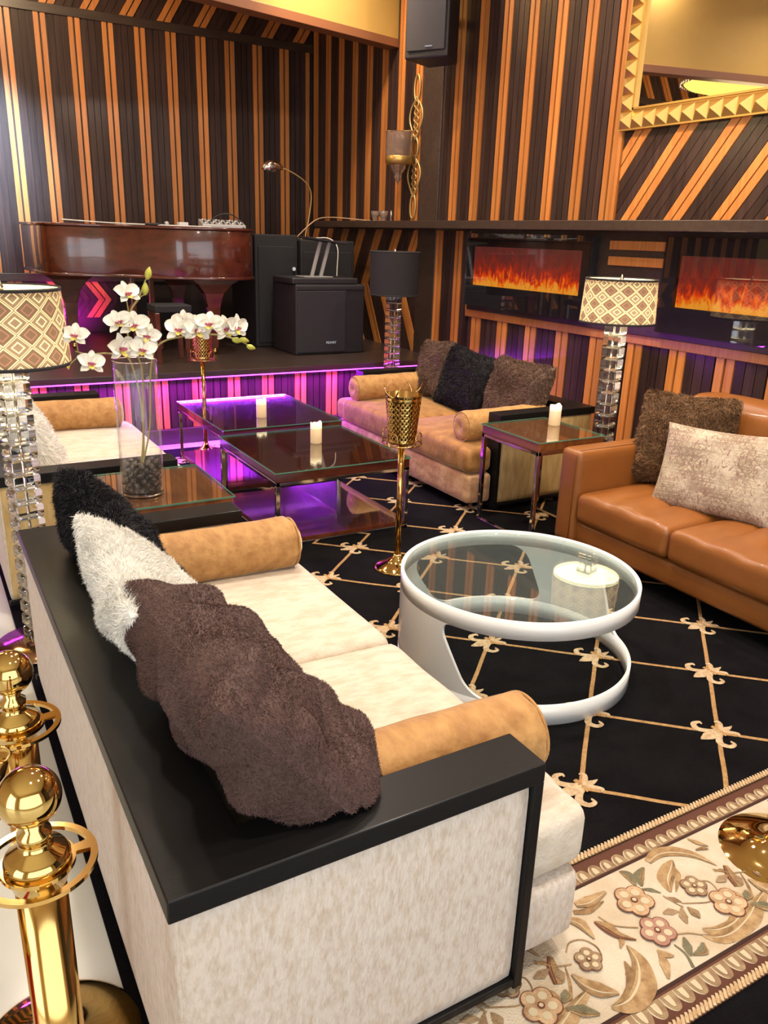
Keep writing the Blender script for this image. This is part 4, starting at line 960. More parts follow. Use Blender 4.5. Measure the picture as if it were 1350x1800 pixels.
stanchion(0.049, 0.931, 'brass rope barrier post nearest the camera at the lower left')
stanchion(0.065, 1.345, 'brass rope barrier post just behind the nearest one at the left edge', 0.885)
stanchion(1.905, 1.005, 'brass rope barrier post standing on the floral rug border at the right')
t = empty('barrier_rope', (0.05, 1.09, 0.80), 'red velvet barrier rope hanging between the two left brass posts', 'rope')
m1 = MB(); m1.tube(spath([(-0.05, 0.17, -0.12), (-0.07, 0.14, -0.25), (-0.12, 0.07, -0.50), (-0.14, 0.0, -0.56), (-0.14, -0.08, -0.50), (-0.12, -0.15, -0.25), (-0.10, -0.17, -0.08)], 40), 0.018, 'red_velvet', 16); m1.build('velvet_cord', t)
for x0_, y, zz_ in ((-0.015, 0.185, -0.035), (-0.065, -0.160, 0.01)):
    s = 0; m1 = MB(); m1.tube([(x0_-0.036, y-0.012, zz_-0.095), (x0_-0.02, y, zz_-0.03), (x0_, y, zz_)], [0.022, 0.019, 0.010], 'brass', 16); m1.tube([(x0_+0.012*math.cos(a), y, zz_+0.012+0.014*math.sin(a)) for a in [k*PI/6 for k in range(12)]], 0.003, 'brass', 6, True); m1.build('hook', t)

# ------------------------------------------------------------------ pillows
UPY = (0, 1, 0)
def lean(x, y, z, tilt, W, yaw=0.0):
    # pillow standing on its edge against a back at smaller x: a = width, b = up, facing +x
    return (x, y, z)
cushion('fur_pillow', (0.48, 2.40, 0.625), (-0.10, 1, 0.08), (-0.46, 0.0, 0.90), 0.56, 0.50, 0.20, 'fur_black', 0.022, 11, 42000, 0.022, 0.0022, 'black fur pillow, farthest of three against the near cream sofa back', group='fur pillows on the near sofa', rest=(0.222, 1.0, 1, 0.162, 0.122, 1.84, 0.436, 0.632))
cushion('fur_pillow', (0.49, 1.90, 0.625), (0.01, 1, 0.03), (-0.62, 0.0, 0.80), 0.66, 0.56, 0.19, 'fur_white', 0.016, 12, 70000, 0.018, 0.0018, 'shaggy white fur pillow between the black and brown ones on the near cream sofa', group='fur pillows on the near sofa', clump=1.0, rest=(0.222, 1.0, 1, 0.162, 0.122, 1.84, 0.436, 0.632))
cushion('fur_pillow', (0.515, 1.36, 0.665), (0.02, 1, -0.09), (-0.64, 0.0, 0.77), 0.69, 0.56, 0.23, 'fur_brown', 0.040, 13, 140000, 0.0085, 0.0012, 'big plush brown fur pillow in the foreground on the near cream sofa', group='fur pillows on the near sofa', lsc=4.6, n=64, rest=(0.222, 1.0, 1, 0.162, 0.122, 1.84, 0.436, 0.632))
cushion('fur_pillow', (3.46, 5.20, 0.655), (-0.12, -1, 0.10), (0.26, 0, 1), 0.46, 0.44, 0.16, 'fur_mink', 0.015, 21, 14000, 0.022, 0.003, 'brown fur pillow at the stage end of the gold sofa, left of the black one', group='fur pillows on the gold sofa', rest=(3.74, 5.58, -1, 0.162, 0.122, 1.84, 0.436, 0.632))
cushion('fur_pillow', (3.44, 4.74, 0.630), (0.03, -1, -0.10), (0.30, 0, 1), 0.56, 0.46, 0.18, 'fur_black', 0.015, 22, 14000, 0.024, 0.003, 'black fur pillow in the middle of the golden velvet sofa', group='fur pillows on the gold sofa', rest=(3.74, 5.58, -1, 0.162, 0.122, 1.84, 0.436, 0.632))
cushion('fur_pillow', (3.45, 4.18, 0.640), (0.06, -1, -0.02), (0.34, 0.02, 1), 0.52, 0.46, 0.19, 'fur_mink', 0.022, 23, 20000, 0.024, 0.003, 'mink brown fur pillow at the near end of the golden velvet sofa', group='fur pillows on the gold sofa', rest=(3.74, 5.58, -1, 0.162, 0.122, 1.84, 0.436, 0.632))
cushion('fur_pillow', (3.40, 2.76, 0.65), (0.22, -1, 0.05), (0.34, 0.04, 1), 0.52, 0.49, 0.18, 'fur_fox', 0.030, 24, 42000, 0.026, 0.0024, 'dark brown fox fur pillow on the leather sofa behind the printed cushion', lsc=7, clump=1.4)
o = cushion('printed_cushion', (3.25, 2.40, 0.585), (0.22, -1, 0.06), (0.34, 0.08, 1), 0.62, 0.43, 0.15, 'printed_cloth', 0.008, 25, label='beige cushion with faded oriental print on the leather sofa', cat='cushion', n=34)
cushion('fur_pillow', (0.41, 4.60, 0.63), (0.0, 1, 0.0), (-0.32, 0, 1), 0.52, 0.48, 0.2, 'fur_white', 0.014, 26, 16000, 0.026, 0.003, 'white fur pillow on the left sofa behind the crystal lamp', group='white fur pillows on the left sofa', rest=(0.222, 3.52, 1, 0.162, 0.122, 1.84, 0.436, 0.632))
cushion('fur_pillow', (0.44, 4.12, 0.60), (0.1, 1, 0.0), (-0.42, 0, 1), 0.48, 0.44, 0.18, 'fur_white', 0.014, 27, 14000, 0.026, 0.003, 'white fur pillow nearest the arm of the left sofa', group='white fur pillows on the left sofa', rest=(0.222, 3.52, 1, 0.162, 0.122, 1.84, 0.436, 0.632))
# bolsters
bolster('bolster_cushion', (0.36, 2.60, 0.520), (1.13, 2.60, 0.515), 0.095, 'tan_velvet', 'tan velvet bolster at the far arm of the near cream sofa', 'tan velvet bolsters', 1)
bolster('bolster_cushion', (0.60, 1.235, 0.520), (1.13, 1.235, 0.515), 0.095, 'tan_velvet', 'tan velvet bolster behind the near black arm of the cream sofa', 'tan velvet bolsters', 2)
bolster('bolster_cushion', (0.40, 5.13, 0.520), (1.06, 5.13, 0.515), 0.095, 'tan_velvet', 'tan velvet bolster on the left sofa next to the stage', 'tan velvet bolsters', 3)
bolster('bolster_cushion', (3.50, 5.35, 0.520), (2.84, 5.35, 0.515), 0.095, 'tan_velvet', 'golden bolster at the stage end of the gold velvet sofa', 'tan velvet bolsters', 4)
bolster('bolster_cushion', (3.50, 3.97, 0.520), (2.86, 3.97, 0.515), 0.095, 'tan_velvet', 'golden bolster at the near arm of the gold velvet sofa', 'tan velvet bolsters', 5)

# ------------------------------------------------------------------ vase with orchids
VX, VY, VZ = 0.72, 3.14, 0.6055; VH = 0.525; VR = 0.083
t = empty('glass_vase', (VX, VY, VZ), 'tall clear glass cylinder vase holding pebbles and orchids', 'vase')
m1 = MB(); m1.lathe([(VR*0.96, 0.0), (VR, 0.006), (VR, VH-0.003), (VR-0.002, VH), (VR-0.004, VH-0.003), (VR-0.004, 0.018)], (0, 0, 0), 'glass_vase', 64, cap=False); m1.build('glass_wall', t)
m1 = MB(); m1.lathe([(VR*0.96, 0.001), (VR-0.004, 0.012)], (0, 0, 0), 'crystal', 48); m1.build('glass_foot', t)
m1 = MB(); m1.tube([((VR-.001)*math.cos(2*PI*k/64), (VR-.001)*math.sin(2*PI*k/64), VH) for k in range(64)], 0.0022, 'crystal', 6, True); m1.build('rim', t)
base = None; r = random.Random(5)
for k in range(96):
    lay = k//16; q = (k % 16); rr = 0.062 if q < 10 else 0.028; a = (q if q < 10 else q*1.7)*2*PI/10+lay*0.4
    loc = (VX+rr*math.cos(a)+r.uniform(-.003, .003), VY+rr*math.sin(a)+r.uniform(-.003, .003), VZ+0.024+lay*0.019)
    if base is None:
        m1 = MB(); n = 10; m1.lathe([(max(0.014*math.sin(PI*i/n), .0001), -0.009*math.cos(PI*i/n)) for i in range(n+1)], (0, 0, 0), 'pebble', 14, cap=False); base = m1.build('pebble')
        tag(base, 'smooth dark pebble heaped in the bottom of the tall glass vase', 'pebble', 'pebbles in the glass vase'); o = base
    else: o = base.copy(); COL.objects.link(o)
    o.location = loc; o.rotation_euler = (r.uniform(-.8, .8), r.uniform(-.8, .8), r.uniform(0, 6)); s = r.uniform(.85, 1.15); o.scale = (s*1.1, s*0.85, s)

def petal(mb, cdir, ln, wd, cup, mt, nrm, c, curl=0.2):
    # cdir: direction from centre, nrm: facing normal
    cd = Vector(cdir).normalized(); nn = Vector(nrm).normalized(); cd = (cd-nn*cd.dot(nn)).normalized(); sd = nn.cross(cd)
    V = []; nu, nv = 9, 6
    for i in range(nu+1):
        t_ = i/nu; wv = wd*math.sin(PI*min(1, t_*0.92+0.06))**0.75
        for j in range(nv+1):
            s = j/nv*2-1
            h = cup*(t_**1.5)-curl*ln*(t_**3)*0.35+abs(s)**2*wv*0.30+0.0025*math.sin(t_*12+s*4)
            V.append(Vector(c)+cd*(ln*t_)+sd*(s*wv/2)+nn*h)
    F = [(i*(nv+1)+j, (i+1)*(nv+1)+j, (i+1)*(nv+1)+j+1, i*(nv+1)+j+1) for i in range(nu) for j in range(nv)]
    mb.add(V, F, mt, True)
def orchid_flower(parent, pos, nrm, size, seed, up=(0, 0, 1)):
    rr_ = random.Random(seed*3+1); nn = (Vector(nrm).normalized()+Vector((rr_.uniform(-.55, .55), 0, rr_.uniform(-.25, .45)))).normalized(); u = Vector(up); u = (u-nn*u.dot(nn)).normalized(); s_ = nn.cross(u)
    r = random.Random(seed); mb = MB(); c = Vector(pos)
    for ang, ln, wd in ((90, 1.0, 0.62), (212, 0.98, 0.55), (328, 0.98, 0.55)):
        a = math.radians(ang+r.uniform(-7, 7)); petal(mb, u*math.sin(a)+s_*math.cos(a), size*ln, size*wd, size*r.uniform(.1, .3), 'petal', nn, c)
    for ang in (22, 158):
        a = math.radians(ang+r.uniform(-8, 8)); petal(mb, u*math.sin(a)+s_*math.cos(a), size*1.06, size*0.95, size*r.uniform(.15, .35), 'petal', nn, c+nn*0.002)
    o = mb.build('flower', parent)
    lp = MB(); petal(lp, -u, size*0.55, size*0.42, size*0.35, 'petal_throat', nn, c+nn*0.004, -0.3)
    petal(lp, -u*0.4+s_, size*0.3, size*0.25, size*0.3, 'petal_pink', nn, c+nn*0.004); petal(lp, -u*0.4-s_, size*0.3, size*0.25, size*0.3, 'petal_pink', nn, c+nn*0.004)
    cc = c+nn*size*0.16; lp.lathe([(0.0001, -0.006), (size*0.09, 0), (0.0001, 0.008)], (cc.x, cc.y, cc.z), 'petal_pink', 10, cap=False)
    lp.build('flower_lip', o)
def stem_obj(label, path, flowers, buds, side, rad=0.0036):
    t = empty('orchid_stem', (VX, VY, VZ+0.02), label, 'flower', 'orchid sprays in the tall vase')
    off = Vector((VX, VY, VZ+0.02)); L = lambda p: Vector(p)-off
    m1 = MB(); P = spath([tuple(L(p)) for p in path], 40); m1.tube(P, [rad]*34+[rad*.9, rad*.8, rad*.75, rad*.7, rad*.6, rad*.5], 'stem_green', 8)
    for b, e in side: m1.tube(spath([tuple(L(b)), tuple((L(b)+L(e))/2+Vector((0, 0, 0.006))), tuple(L(e))], 8), 0.0022, 'stem_green', 6)
    m1.build('stem', t)
    for i, (p, n, s, up) in enumerate(flowers): orchid_flower(t, L(p), n, s, i*7+len(path), up)
    for p, dd, s in buds:
        m1 = MB(); d_ = Vector(dd).normalized(); c = L(p); pts = [c+d_*(s*q) for q in (-1, -.8, -.4, 0, .4, .8, 1)]
        m1.tube(pts, [0.001, s*.32, s*.50, s*.55, s*.42, s*.2, 0.001], 'bud_green', 12); m1.build('bud', t)
CD = (-0.25, -0.95, 0.12)     # most blooms look towards the room
B0 = (VX, VY, VZ+0.05)
stem_obj('orchid spray arching left over the vase rim with two pale blooms', [(VX-0.01, VY, VZ+0.05), (0.735, 3.13, 0.90), (0.70, 3.12, 1.13), (0.62, 3.10, 1.165), (0.55, 3.09, 1.165), (0.50, 3.08, 1.18)],
         [((0.545, 3.06, 1.135), (-0.1, -1, 0.15), 0.050, (0.15, 0, 1)), ((0.500, 3.05, 1.235), (-0.35, -1, 0.3), 0.050, (0.1, 0, 1))], [((0.47, 3.07, 1.13), (0.012, 0, -1), 0.012)],
         [((0.545, 3.09, 1.165), (0.545, 3.07, 1.135)), ((0.51, 3.08, 1.175), (0.50, 3.06, 1.23)), ((0.53, 3.09, 1.165), (0.47, 3.07, 1.13))])
stem_obj('tall upright orchid spray ending in two green buds above the vase', [(VX+0.005, VY+0.01, VZ+0.05), (0.74, 3.15, 0.86), (0.745, 3.14, 1.10), (0.70, 3.12, 1.20), (0.705, 3.11, 1.30), (0.745, 3.11, 1.365), (0.775, 3.11, 1.43)],
         [((0.655, 3.07, 1.185), (-0.1, -1, 0.35), 0.058, (0, 0, 1)), ((0.735, 3.06, 1.175), (0.3, -1, 0.3), 0.052, (0.2, 0, 1)), ((0.66, 3.08, 1.275), (-0.3, -1, 0.5), 0.052, (-.3, 0, 1)),
          ((0.71, 3.07, 1.265), (0.1, -1, 0.35), 0.058, (0.1, 0, 1)), ((0.695, 3.09, 1.375), (0.05, -1, 0.25), 0.050, (-0.1, 0, 1)), ((0.76, 3.08, 1.225), (0.2, -1, 0.1), 0.050, (0.3, 0, 1))],
         [((0.785, 3.11, 1.45), (0.25, 0, 1), 0.024), ((0.770, 3.11, 1.395), (0.1, 0, 1), 0.024)],
         [((0.72, 3.12, 1.18), (0.66, 3.09, 1.185)), ((0.71, 3.12, 1.20), (0.735, 3.08, 1.175)), ((0.70, 3.12, 1.25), (0.66, 3.09, 1.275)), ((0.705, 3.11, 1.3), (0.695, 3.1, 1.37)), ((0.735, 3.11, 1.345), (0.768, 3.11, 1.375))])
stem_obj('orchid spray reaching right with clustered blooms and drooping green buds', [(VX-0.02, VY-0.01, VZ+0.05), (0.755, 3.12, 0.86), (0.775, 3.12, 1.10), (0.81, 3.11, 1.19), (0.90, 3.09, 1.22), (1.02, 3.07, 1.225), (1.10, 3.05, 1.205), (1.15, 3.05, 1.18)],
         [((0.875, 3.06, 1.245), (-0.3, -1, 0.2), 0.056, (0, 0, 1)), ((0.935, 3.05, 1.245), (-0.2, -1, 0.3), 0.060, (0, 0, 1)), ((0.985, 3.04, 1.265), (0.1, -1, 0.35), 0.056, (0, 0, 1)), ((1.045, 3.03, 1.25), (0.2, -1, 0.3), 0.054, (-0.2, 0, 1)), ((0.90, 3.08, 1.275), (-.4, -.9, .4), 0.045, (0, 0, 1)), ((1.085, 3.03, 1.255), (0.35, -1, 0.2), 0.052, (0.2, 0, 1))],
         [((1.095, 3.04, 1.205), (1, 0, -0.2), 0.022), ((1.125, 3.04, 1.205), (1, 0, -0.3), 0.020), ((1.155, 3.05, 1.175), (1, 0, -0.35), 0.020)],
         [((0.88, 3.09, 1.22), (0.875, 3.07, 1.24)), ((0.94, 3.09, 1.22), (0.94, 3.06, 1.24)), ((1.0, 3.07, 1.22), (0.985, 3.05, 1.26)), ((1.05, 3.07, 1.22), (1.045, 3.04, 1.245))])

# ------------------------------------------------------------------ fireplaces
def fireplace(y0, y1, z0, z1, fy0, fy1, fz0, fz1, label):
    t = empty('electric_fireplace', (WX-0.045, (fy0+fy1)/2, fz0), label, 'fireplace', 'electric fireplaces'); off = ((fy0+fy1)/2, fz0)
    a = (fy1-fy0)/2; H = fz1-fz0; l0, l1 = y0-off[0], y1-off[0]; q0, q1 = z0-fz0, z1-fz0
    f = MB(); f.box(-0.05, -0.002, -a, l0, 0, H, 'black_plastic'); f.box(-0.05, -0.002, l1, a, 0, H, 'black_plastic'); f.box(-0.05, -0.002, l0, l1, 0, q0, 'black_plastic'); f.box(-0.05, -0.002, l0, l1, q1, H, 'black_plastic'); f.build('frame', t)
    s = MB(); s.add([(-0.02, l1, q0), (-0.02, l0, q0), (-0.02, l0, q1), (-0.02, l1, q1)], [(0, 1, 2, 3)], 'flame_picture', False, [[(0, 0), (1, 0), (1, 1), (0, 1)]]); s.build('flame_screen', t)
    g = MB(); g.box(-0.058, -0.052, -a, a, 0, H, 'glass_fire'); g.build('glass_front', t)
fireplace(4.40, 5.70, 1.255, 1.56, 4.30, 5.77, 1.09, 1.66, 'wide electric fireplace with orange flames, left of the patterned lamp shade')
fireplace(2.28, 3.56, 1.25, 1.555, 2.15, 3.67, 1.09, 1.66, 'electric fireplace with orange flames at the right edge of the photo')

# ------------------------------------------------------------------ studded mirror
t = empty('wall_mirror', (WX-0.03, 2.9, 2.30), 'large wall mirror in a gold frame of pyramid studs', 'mirror')
MY0, MY1, MZ0, MZ1 = 1.55, 4.23, 2.30, 4.15; FWD = 0.115
f = MB(); g = lambda y, z: (y-2.9, z-2.30)
for y0, y1, z0, z1 in ((MY0, MY1, MZ0, MZ0+FWD), (MY0, MY1, MZ1-FWD, MZ1), (MY0, MY0+FWD, MZ0+FWD, MZ1-FWD), (MY1-FWD, MY1, MZ0+FWD, MZ1-FWD)):
    f.box(-0.03, 0.008, y0-2.9, y1-2.9, z0-2.3, z1-2.3, 'gold_paint')
fi = 0.012
for y0, y1, z0, z1 in ((MY0+FWD, MY1-FWD, MZ0+FWD, MZ0+FWD+fi), (MY1-FWD-fi, MY1-FWD, MZ0+FWD, MZ1-FWD), (MY0+FWD, MY0+FWD+fi, MZ0+FWD, MZ1-FWD)):
    f.box(-0.042, 0.008, y0-2.9, y1-2.9, z0-2.3, z1-2.3, 'gold_paint')
f.build('frame', t)
st = MB(); S = 0.0985
def stud(y, z): 
    a = S/2-0.001; st.add([(-0.03, y-2.9-a, z-2.3-a), (-0.03, y-2.9+a, z-2.3-a), (-0.03, y-2.9+a, z-2.3+a), (-0.03, y-2.9-a, z-2.3+a), (-0.075, y-2.9, z-2.3)], [(0, 4, 1), (1, 4, 2), (2, 4, 3), (3, 4, 0)], 'gold_paint')
y = MY1-FWD/2
while y > MY0+.03: stud(y, MZ0+FWD/2); stud(y, MZ1-FWD/2); y -= S
z = MZ0+FWD/2+S
while z < MZ1-FWD: stud(MY1-FWD/2, z); stud(MY0+FWD/2, z); z += S
st.build('pyramid_studs', t)['kind'] = 'stuff'
gl = MB(); gl.box(-0.02, 0.004, MY0+FWD-2.9, MY1-FWD-2.9, MZ0+FWD-2.3, MZ1-FWD-2.3, 'mirror'); gl.build('mirror_glass', t)

# ------------------------------------------------------------------ wall ornament, lantern, wall speaker, votives
t = empty('scroll_wall_ornament', (WX-0.035, 6.76, 1.78), 'tall gold openwork wall ornament of interlaced loops', 'ornament')
m1 = MB(); r0 = 0.008
def loop(z0, z1, w_, ph=0): return [(0, w_*math.sin(2*PI*k/36), z0+(z1-z0)*(0.5-0.5*math.cos(2*PI*k/36))) for k in range(36)]
for z0, z1, w_ in ((0, 0.21, 0.045), (0.98, 1.19, 0.045)):
    m1.tube(loop(z0, z1, w_), r0, 'gold_dull', 6, True)
for zz in (0.20, 0.68):
    for s in (-1, 1):
        m1.tube(spath([(0, 0, zz-0.02), (0, s*0.05, zz+0.05), (0, s*0.105, zz+0.15), (0, s*0.09, zz+0.24), (0, s*0.02, zz+0.31), (0, -s*0.01, zz+0.335)], 20), r0, 'gold_dull', 6)
        m1.tube(spath([(0, 0, zz), (0, s*0.035, zz+0.045), (0, -s*0.035, zz+0.10), (0, s*0.04, zz+0.155), (0, -s*0.035, zz+0.21), (0, s*0.035, zz+0.265), (0, 0, zz+0.31)], 26), r0*0.8, 'gold_dull', 6)
for s in (-1, 1): m1.tube(spath([(0, s*0.0, 0.50), (0, s*0.045, 0.56), (0, s*0.045, 0.64), (0, 0, 0.70)], 14), r0, 'gold_dull', 6)
m1.build('openwork', t)
t = empty('hanging_lantern', (4.02, 6.80, 2.50), 'smoked glass lantern with gold band hanging on the slatted wall', 'lantern')
m1 = MB(); m1.lathe([(0.125, 0.0), (0.120, -0.01), (0.118, -0.20), (0.116, -0.205), (0.112, -0.2), (0.114, -0.01)], (0, 0, 0), 'smoke_glass', 40, cap=False); m1.build('glass_cup', t)
m1 = MB(); m1.lathe([(0.121, -0.20), (0.123, -0.205), (0.118, -0.262), (0.112, -0.266), (0.05, -0.27)], (0, 0, 0), 'gold_paint', 40, cap=False); m1.build('gold_band', t)
m1 = MB(); m1.lathe([(0.07, -0.27), (0.066, -0.30), (0.045, -0.335), (0.026, -0.352), (0.034, -0.36), (0.036, -0.375), (0.02, -0.40), (0.008, -0.425), (0.0, -0.44)], (0, 0, 0), 'smoke_glass', 30, cap=False); m1.build('finial', t)
m1 = MB(); m1.lathe([(0.0, -0.02), (0.05, -0.03), (0.055, -0.1), (0.05, -0.19), (0, -0.2)], (0, 0, 0), 'crystal', 24, cap=False); m1.build('inner_glass', t)
m1 = MB(); m1.tube([(0, 0, 0.0), (0.10, 0, 0.02), (0.16, 0, 0.02)], 0.006, 'gold_dull', 8)
for k in range(4): a = k*PI/2; m1.tube([(0.12*math.cos(a), 0.12*math.sin(a), 0.0), (0, 0, 0.012)], 0.004, 'gold_dull', 6)
m1.build('bracket', t)
t = empty('wall_speaker', (3.94, 6.12, 2.94), 'black loudspeaker mounted high on the wall above the ornament', 'speaker', None, math.radians(32))
m1 = MB(); m1.prism([(-0.20, 0.19), (-0.21, -0.19), (0.12, -0.13), (0.16, 0.15)], 0, 0.72, 'black_plastic'); m1.build('cabinet', t, bevel=0.015, seg=3)
m1 = MB(); m1.box(-0.222, -0.208, -0.165, 0.165, 0.05, 0.68, 'speaker_grille'); m1.build('grille', t, bevel=0.006)
m1 = MB(); m1.box(-0.226, -0.221, -0.06, 0.0, 0.075, 0.082, 'logo_white'); m1.build('logo_badge', t)
m1 = MB(); m1.box(0.12, 0.25, -0.03, 0.03, 0.3, 0.36, 'black_plastic'); m1.build('wall_bracket', t)
v0 = None
for i, (y, lb) in enumerate(((7.20, 'small glass votive cup on the wall ledge, the left of two'), (7.04, 'small glass votive cup on the wall ledge, nearer the gold ornament'))):
    m1 = MB(); m1.lathe([(0.03, 0), (0.026, 0.02), (0.04, 0.05), (0.044, 0.09), (0.040, 0.09), (0.034, 0.05), (0.0, 0.025)], (4.02, y, 1.752), 'smoke_glass', 20, cap=False)
    tag(m1.build('votive_cup'), lb, 'votive cup', 'votive cups on the ledge')
m1 = MB(); m1.lathe([(0.012, 0), (0.010, 0.07), (0.004, 0.10)], (4.02, 6.90, 1.752), 'chrome', 12); tag(m1.build('small_bottle'), 'slim silver stick standing on the wall ledge beside the gold ornament', 'stick')

# ------------------------------------------------------------------ chandelier above the stage (seen in the mirror)
t = empty('drum_chandelier', (-0.7, 7.15, 3.47), 'big glowing round chandelier over the stage, seen in the gold mirror', 'chandelier')
m1 = MB(); m1.lathe([(0.72, 0.0), (0.68, -0.03), (0.4, -0.10), (0.0, -0.12)], (0, 0, 0), 'lamp_glow', 48, cap=False); m1.build('diffuser', t)
m1 = MB(); m1.lathe([(0.73, -0.01), (0.75, 0.06), (0.72, 0.12)], (0, 0, 0), 'brass', 64, cap=False)
for k in range(72): a = 2*PI*k/72; m1.tube([(0.755*math.cos(a), 0.755*math.sin(a), 0.1), (0.765*math.cos(a), 0.765*math.sin(a), -0.02)], 0.008, 'chrome', 5)
m1.build('metal_rim', t)
m1 = MB(); m1.lathe([(0.25, 0.93), (0.25, 0.99)], (0, 0, 0), 'white_plastic', 32)
for k in range(3): a = k*2*PI/3; m1.tube([(0.7*math.cos(a), 0.7*math.sin(a), 0.1), (0.1*math.cos(a), 0.1*math.sin(a), 0.95)], 0.006, 'chrome', 5)
m1.build('hanger', t)
point('chandelier_light', (-0.7, 7.15, 3.05), 70, (1.0, 0.74, 0.40), 0.4)

# ------------------------------------------------------------------ on the stage
SZ = 0.576
t = empty('grand_piano', (0, 0, SZ), 'polished mahogany baby grand piano on the stage', 'piano')
pts = [(1.04, 7.62), (1.10, 7.47), (1.30, 7.37), (1.55, 7.26), (1.80, 7.08), (2.05, 6.92), (2.32, 6.85), (2.55, 6.88), (2.68, 7.0), (2.74, 7.2), (2.75, 7.5)]
out = smooth_path(pts, 1, 60)[0]+[(2.75, 8.45), (1.0, 8.5)]
zt, zb = 1.615-SZ, 1.235-SZ
def inset(P, d):
    c = (1.9, 7.7); R = []
    for x, y in P:
        v = Vector((x-c[0], y-c[1])); l = v.length; v = v*(l+d)/l; R.append((c[0]+v.x, c[1]+v.y))
    return R
m1 = MB(); m1.prism(out, zb, zt, 'mahogany', True); m1.build('case', t, bevel=0.006)
m1 = MB(); m1.prism(inset(out, 0.018), zt+0.001, zt+0.022, 'mahogany', True); m1.build('lid', t, bevel=0.005)
m1 = MB(); m1.prism(inset(out, 0.012), zb-0.02, zb+0.005, 'mahogany', True); m1.build('bottom_moulding', t, bevel=0.005)
for x, y in ((2.32, 7.02), (1.25, 7.70), (2.35, 8.2)):
    m1 = MB(); pr = [(0.030, 0.05), (0.036, 0.12), (0.055, 0.40), (0.085, 0.52), (0.15, 0.60), (0.21, zb-0.02)]
    V = []
    for w_, z in pr:
        for sx, sy in ((-1, -1), (1, -1), (1, 1), (-1, 1)): V.append((x+sx*w_, y+sy*w_*0.5, z))
    m1.add(V, [(i*4+j, i*4+(j+1) % 4, (i+1)*4+(j+1) % 4, (i+1)*4+j) for i in range(5) for j in range(4)], 'mahogany'); m1.lathe([(0.012, 0.0), (0.025, 0.02), (0.02, 0.05)], (x, y, 0), 'brass', 12); m1.build('leg', t, bevel=0.004)
m1 = MB(); m1.box(1.70, 1.74, 7.36, 7.40, 0.08, zb-.02, 'mahogany'); m1.box(1.86, 1.90, 7.36, 7.40, 0.08, zb-.02, 'mahogany'); m1.box(1.66, 1.94, 7.30, 7.44, 0.02, 0.09, 'mahogany'); m1.build('pedal_lyre', t, bevel=0.004)
m1 = MB(); m1.box(1.70, 2.0, 6.60, 6.86, 0.40, 0.46, 'black_matte'); tb = empty('piano_bench', (0, 0, SZ), 'dark piano bench tucked in front of the piano, behind the orchids', 'bench'); m1.build('seat', tb, bevel=0.01)
for x in (1.72, 1.96):
    for y in (6.62, 6.83): m1 = MB(); m1.box(x-.018, x+.018, y-.018, y+.018, 0, 0.40, 'mahogany'); m1.build('leg', tb, bevel=0.003)
def gear_cab(name, x0, x1, y0, y1, z0, z1, label, cat, body='black_matte'):
    t = empty(name, ((x0+x1)/2, (y0+y1)/2, z0), label, cat); a, b = (x1-x0)/2, (y1-y0)/2
    m1 = MB(); m1.box(-a, a, -b, b, 0.0, z1-z0, body); m1.build('cabinet', t, bevel=0.012, seg=3); return t, a, b
tc, a, b = gear_cab('speaker_cabinet', 2.84, 3.27, 7.35, 8.0, SZ, 1.60, 'tall black stage cabinet next to the right end of the piano', 'speaker')
m1 = MB(); m1.box(-a+.03, a-.03, -b-.012, -b+.004, 0.04, 0.92, 'black_matte'); m1.build('grille', tc, bevel=0.005)
m1 = MB(); m1.lathe([(0.018, -0.02), (0.018, 0.0)], (a-0.05, -b-.01, 0.72), 'chrome', 14, ax='y'); m1.build('latch', tc)
tc, a, b = gear_cab('speaker_cabinet', 3.29, 3.86, 7.32, 8.0, SZ, 1.56, 'wide black stage cabinet carrying the desk lamp', 'speaker')
m1 = MB(); m1.box(-a+.03, a-.03, -b-.012, -b+.004, 0.04, 0.88, 'black_matte'); m1.build('grille', tc, bevel=0.005)
ts, a, b = gear_cab('subwoofer', 2.97, 3.66, 6.72, 7.25, SZ, 1.19, 'square black subwoofer standing at the stage front', 'speaker', 'black_plastic')
m1 = MB(); m1.box(-a+.012, a-.20, -b-.014, -b+.002, 0.02, 0.56, 'speaker_grille'); m1.box(-a+.012, a-.012, -b-.008, -b+.002, 0.565, 0.60, 'black_plastic'); m1.build('grille', ts, bevel=0.006)
cu = bpy.data.curves.new('logo', 'FONT'); cu.body = 'PEAVEY'; cu.size = 0.030; cu.extrude = 0.001; cu.align_x = 'CENTER'
cu.materials.append(MATS['logo_white']); lo = bpy.data.objects.new('logo_badge', cu); COL.objects.link(lo); lo.parent = ts; lo.location = (0.0, -b-0.016, 0.095); lo.rotation_euler = (math.radians(90), 0, 0)
bpy.context.view_layer.update()
me_ = bpy.data.meshes.new_from_object(lo.evaluated_get(bpy.context.evaluated_depsgraph_get())); bpy.data.objects.remove(lo)
lo = bpy.data.objects.new('logo_badge', me_); COL.objects.link(lo); lo.parent = ts; lo.location = (0.0, -b-0.016, 0.095); lo.rotation_euler = (math.radians(90), 0, 0)
tg, a, b = gear_cab('rack_unit', 2.95, 3.60, 6.74, 7.2, 1.191, 1.245, 'flat black rack unit lying on top of the subwoofer', 'audio gear', 'black_plastic')
t = empty('laptop_stand', (3.22, 6.90, 1.246), 'grey metal laptop stand rising from the rack unit', 'stand')
m1 = MB()
for s in (0, 0.10): m1.obox((s*0.9+0.03, 0, 0.155), (0.042, 0, 0.150), (0, 0.012, 0), (0.014, 0, -0.004), 'silver_plastic')
m1.build('upright', t, bevel=0.003)
m1 = MB(); m1.box(-0.12, 0.16, -0.09, 0.12, 0, 0.008, 'silver_plastic'); m1.build('foot_plate', t, bevel=0.002)
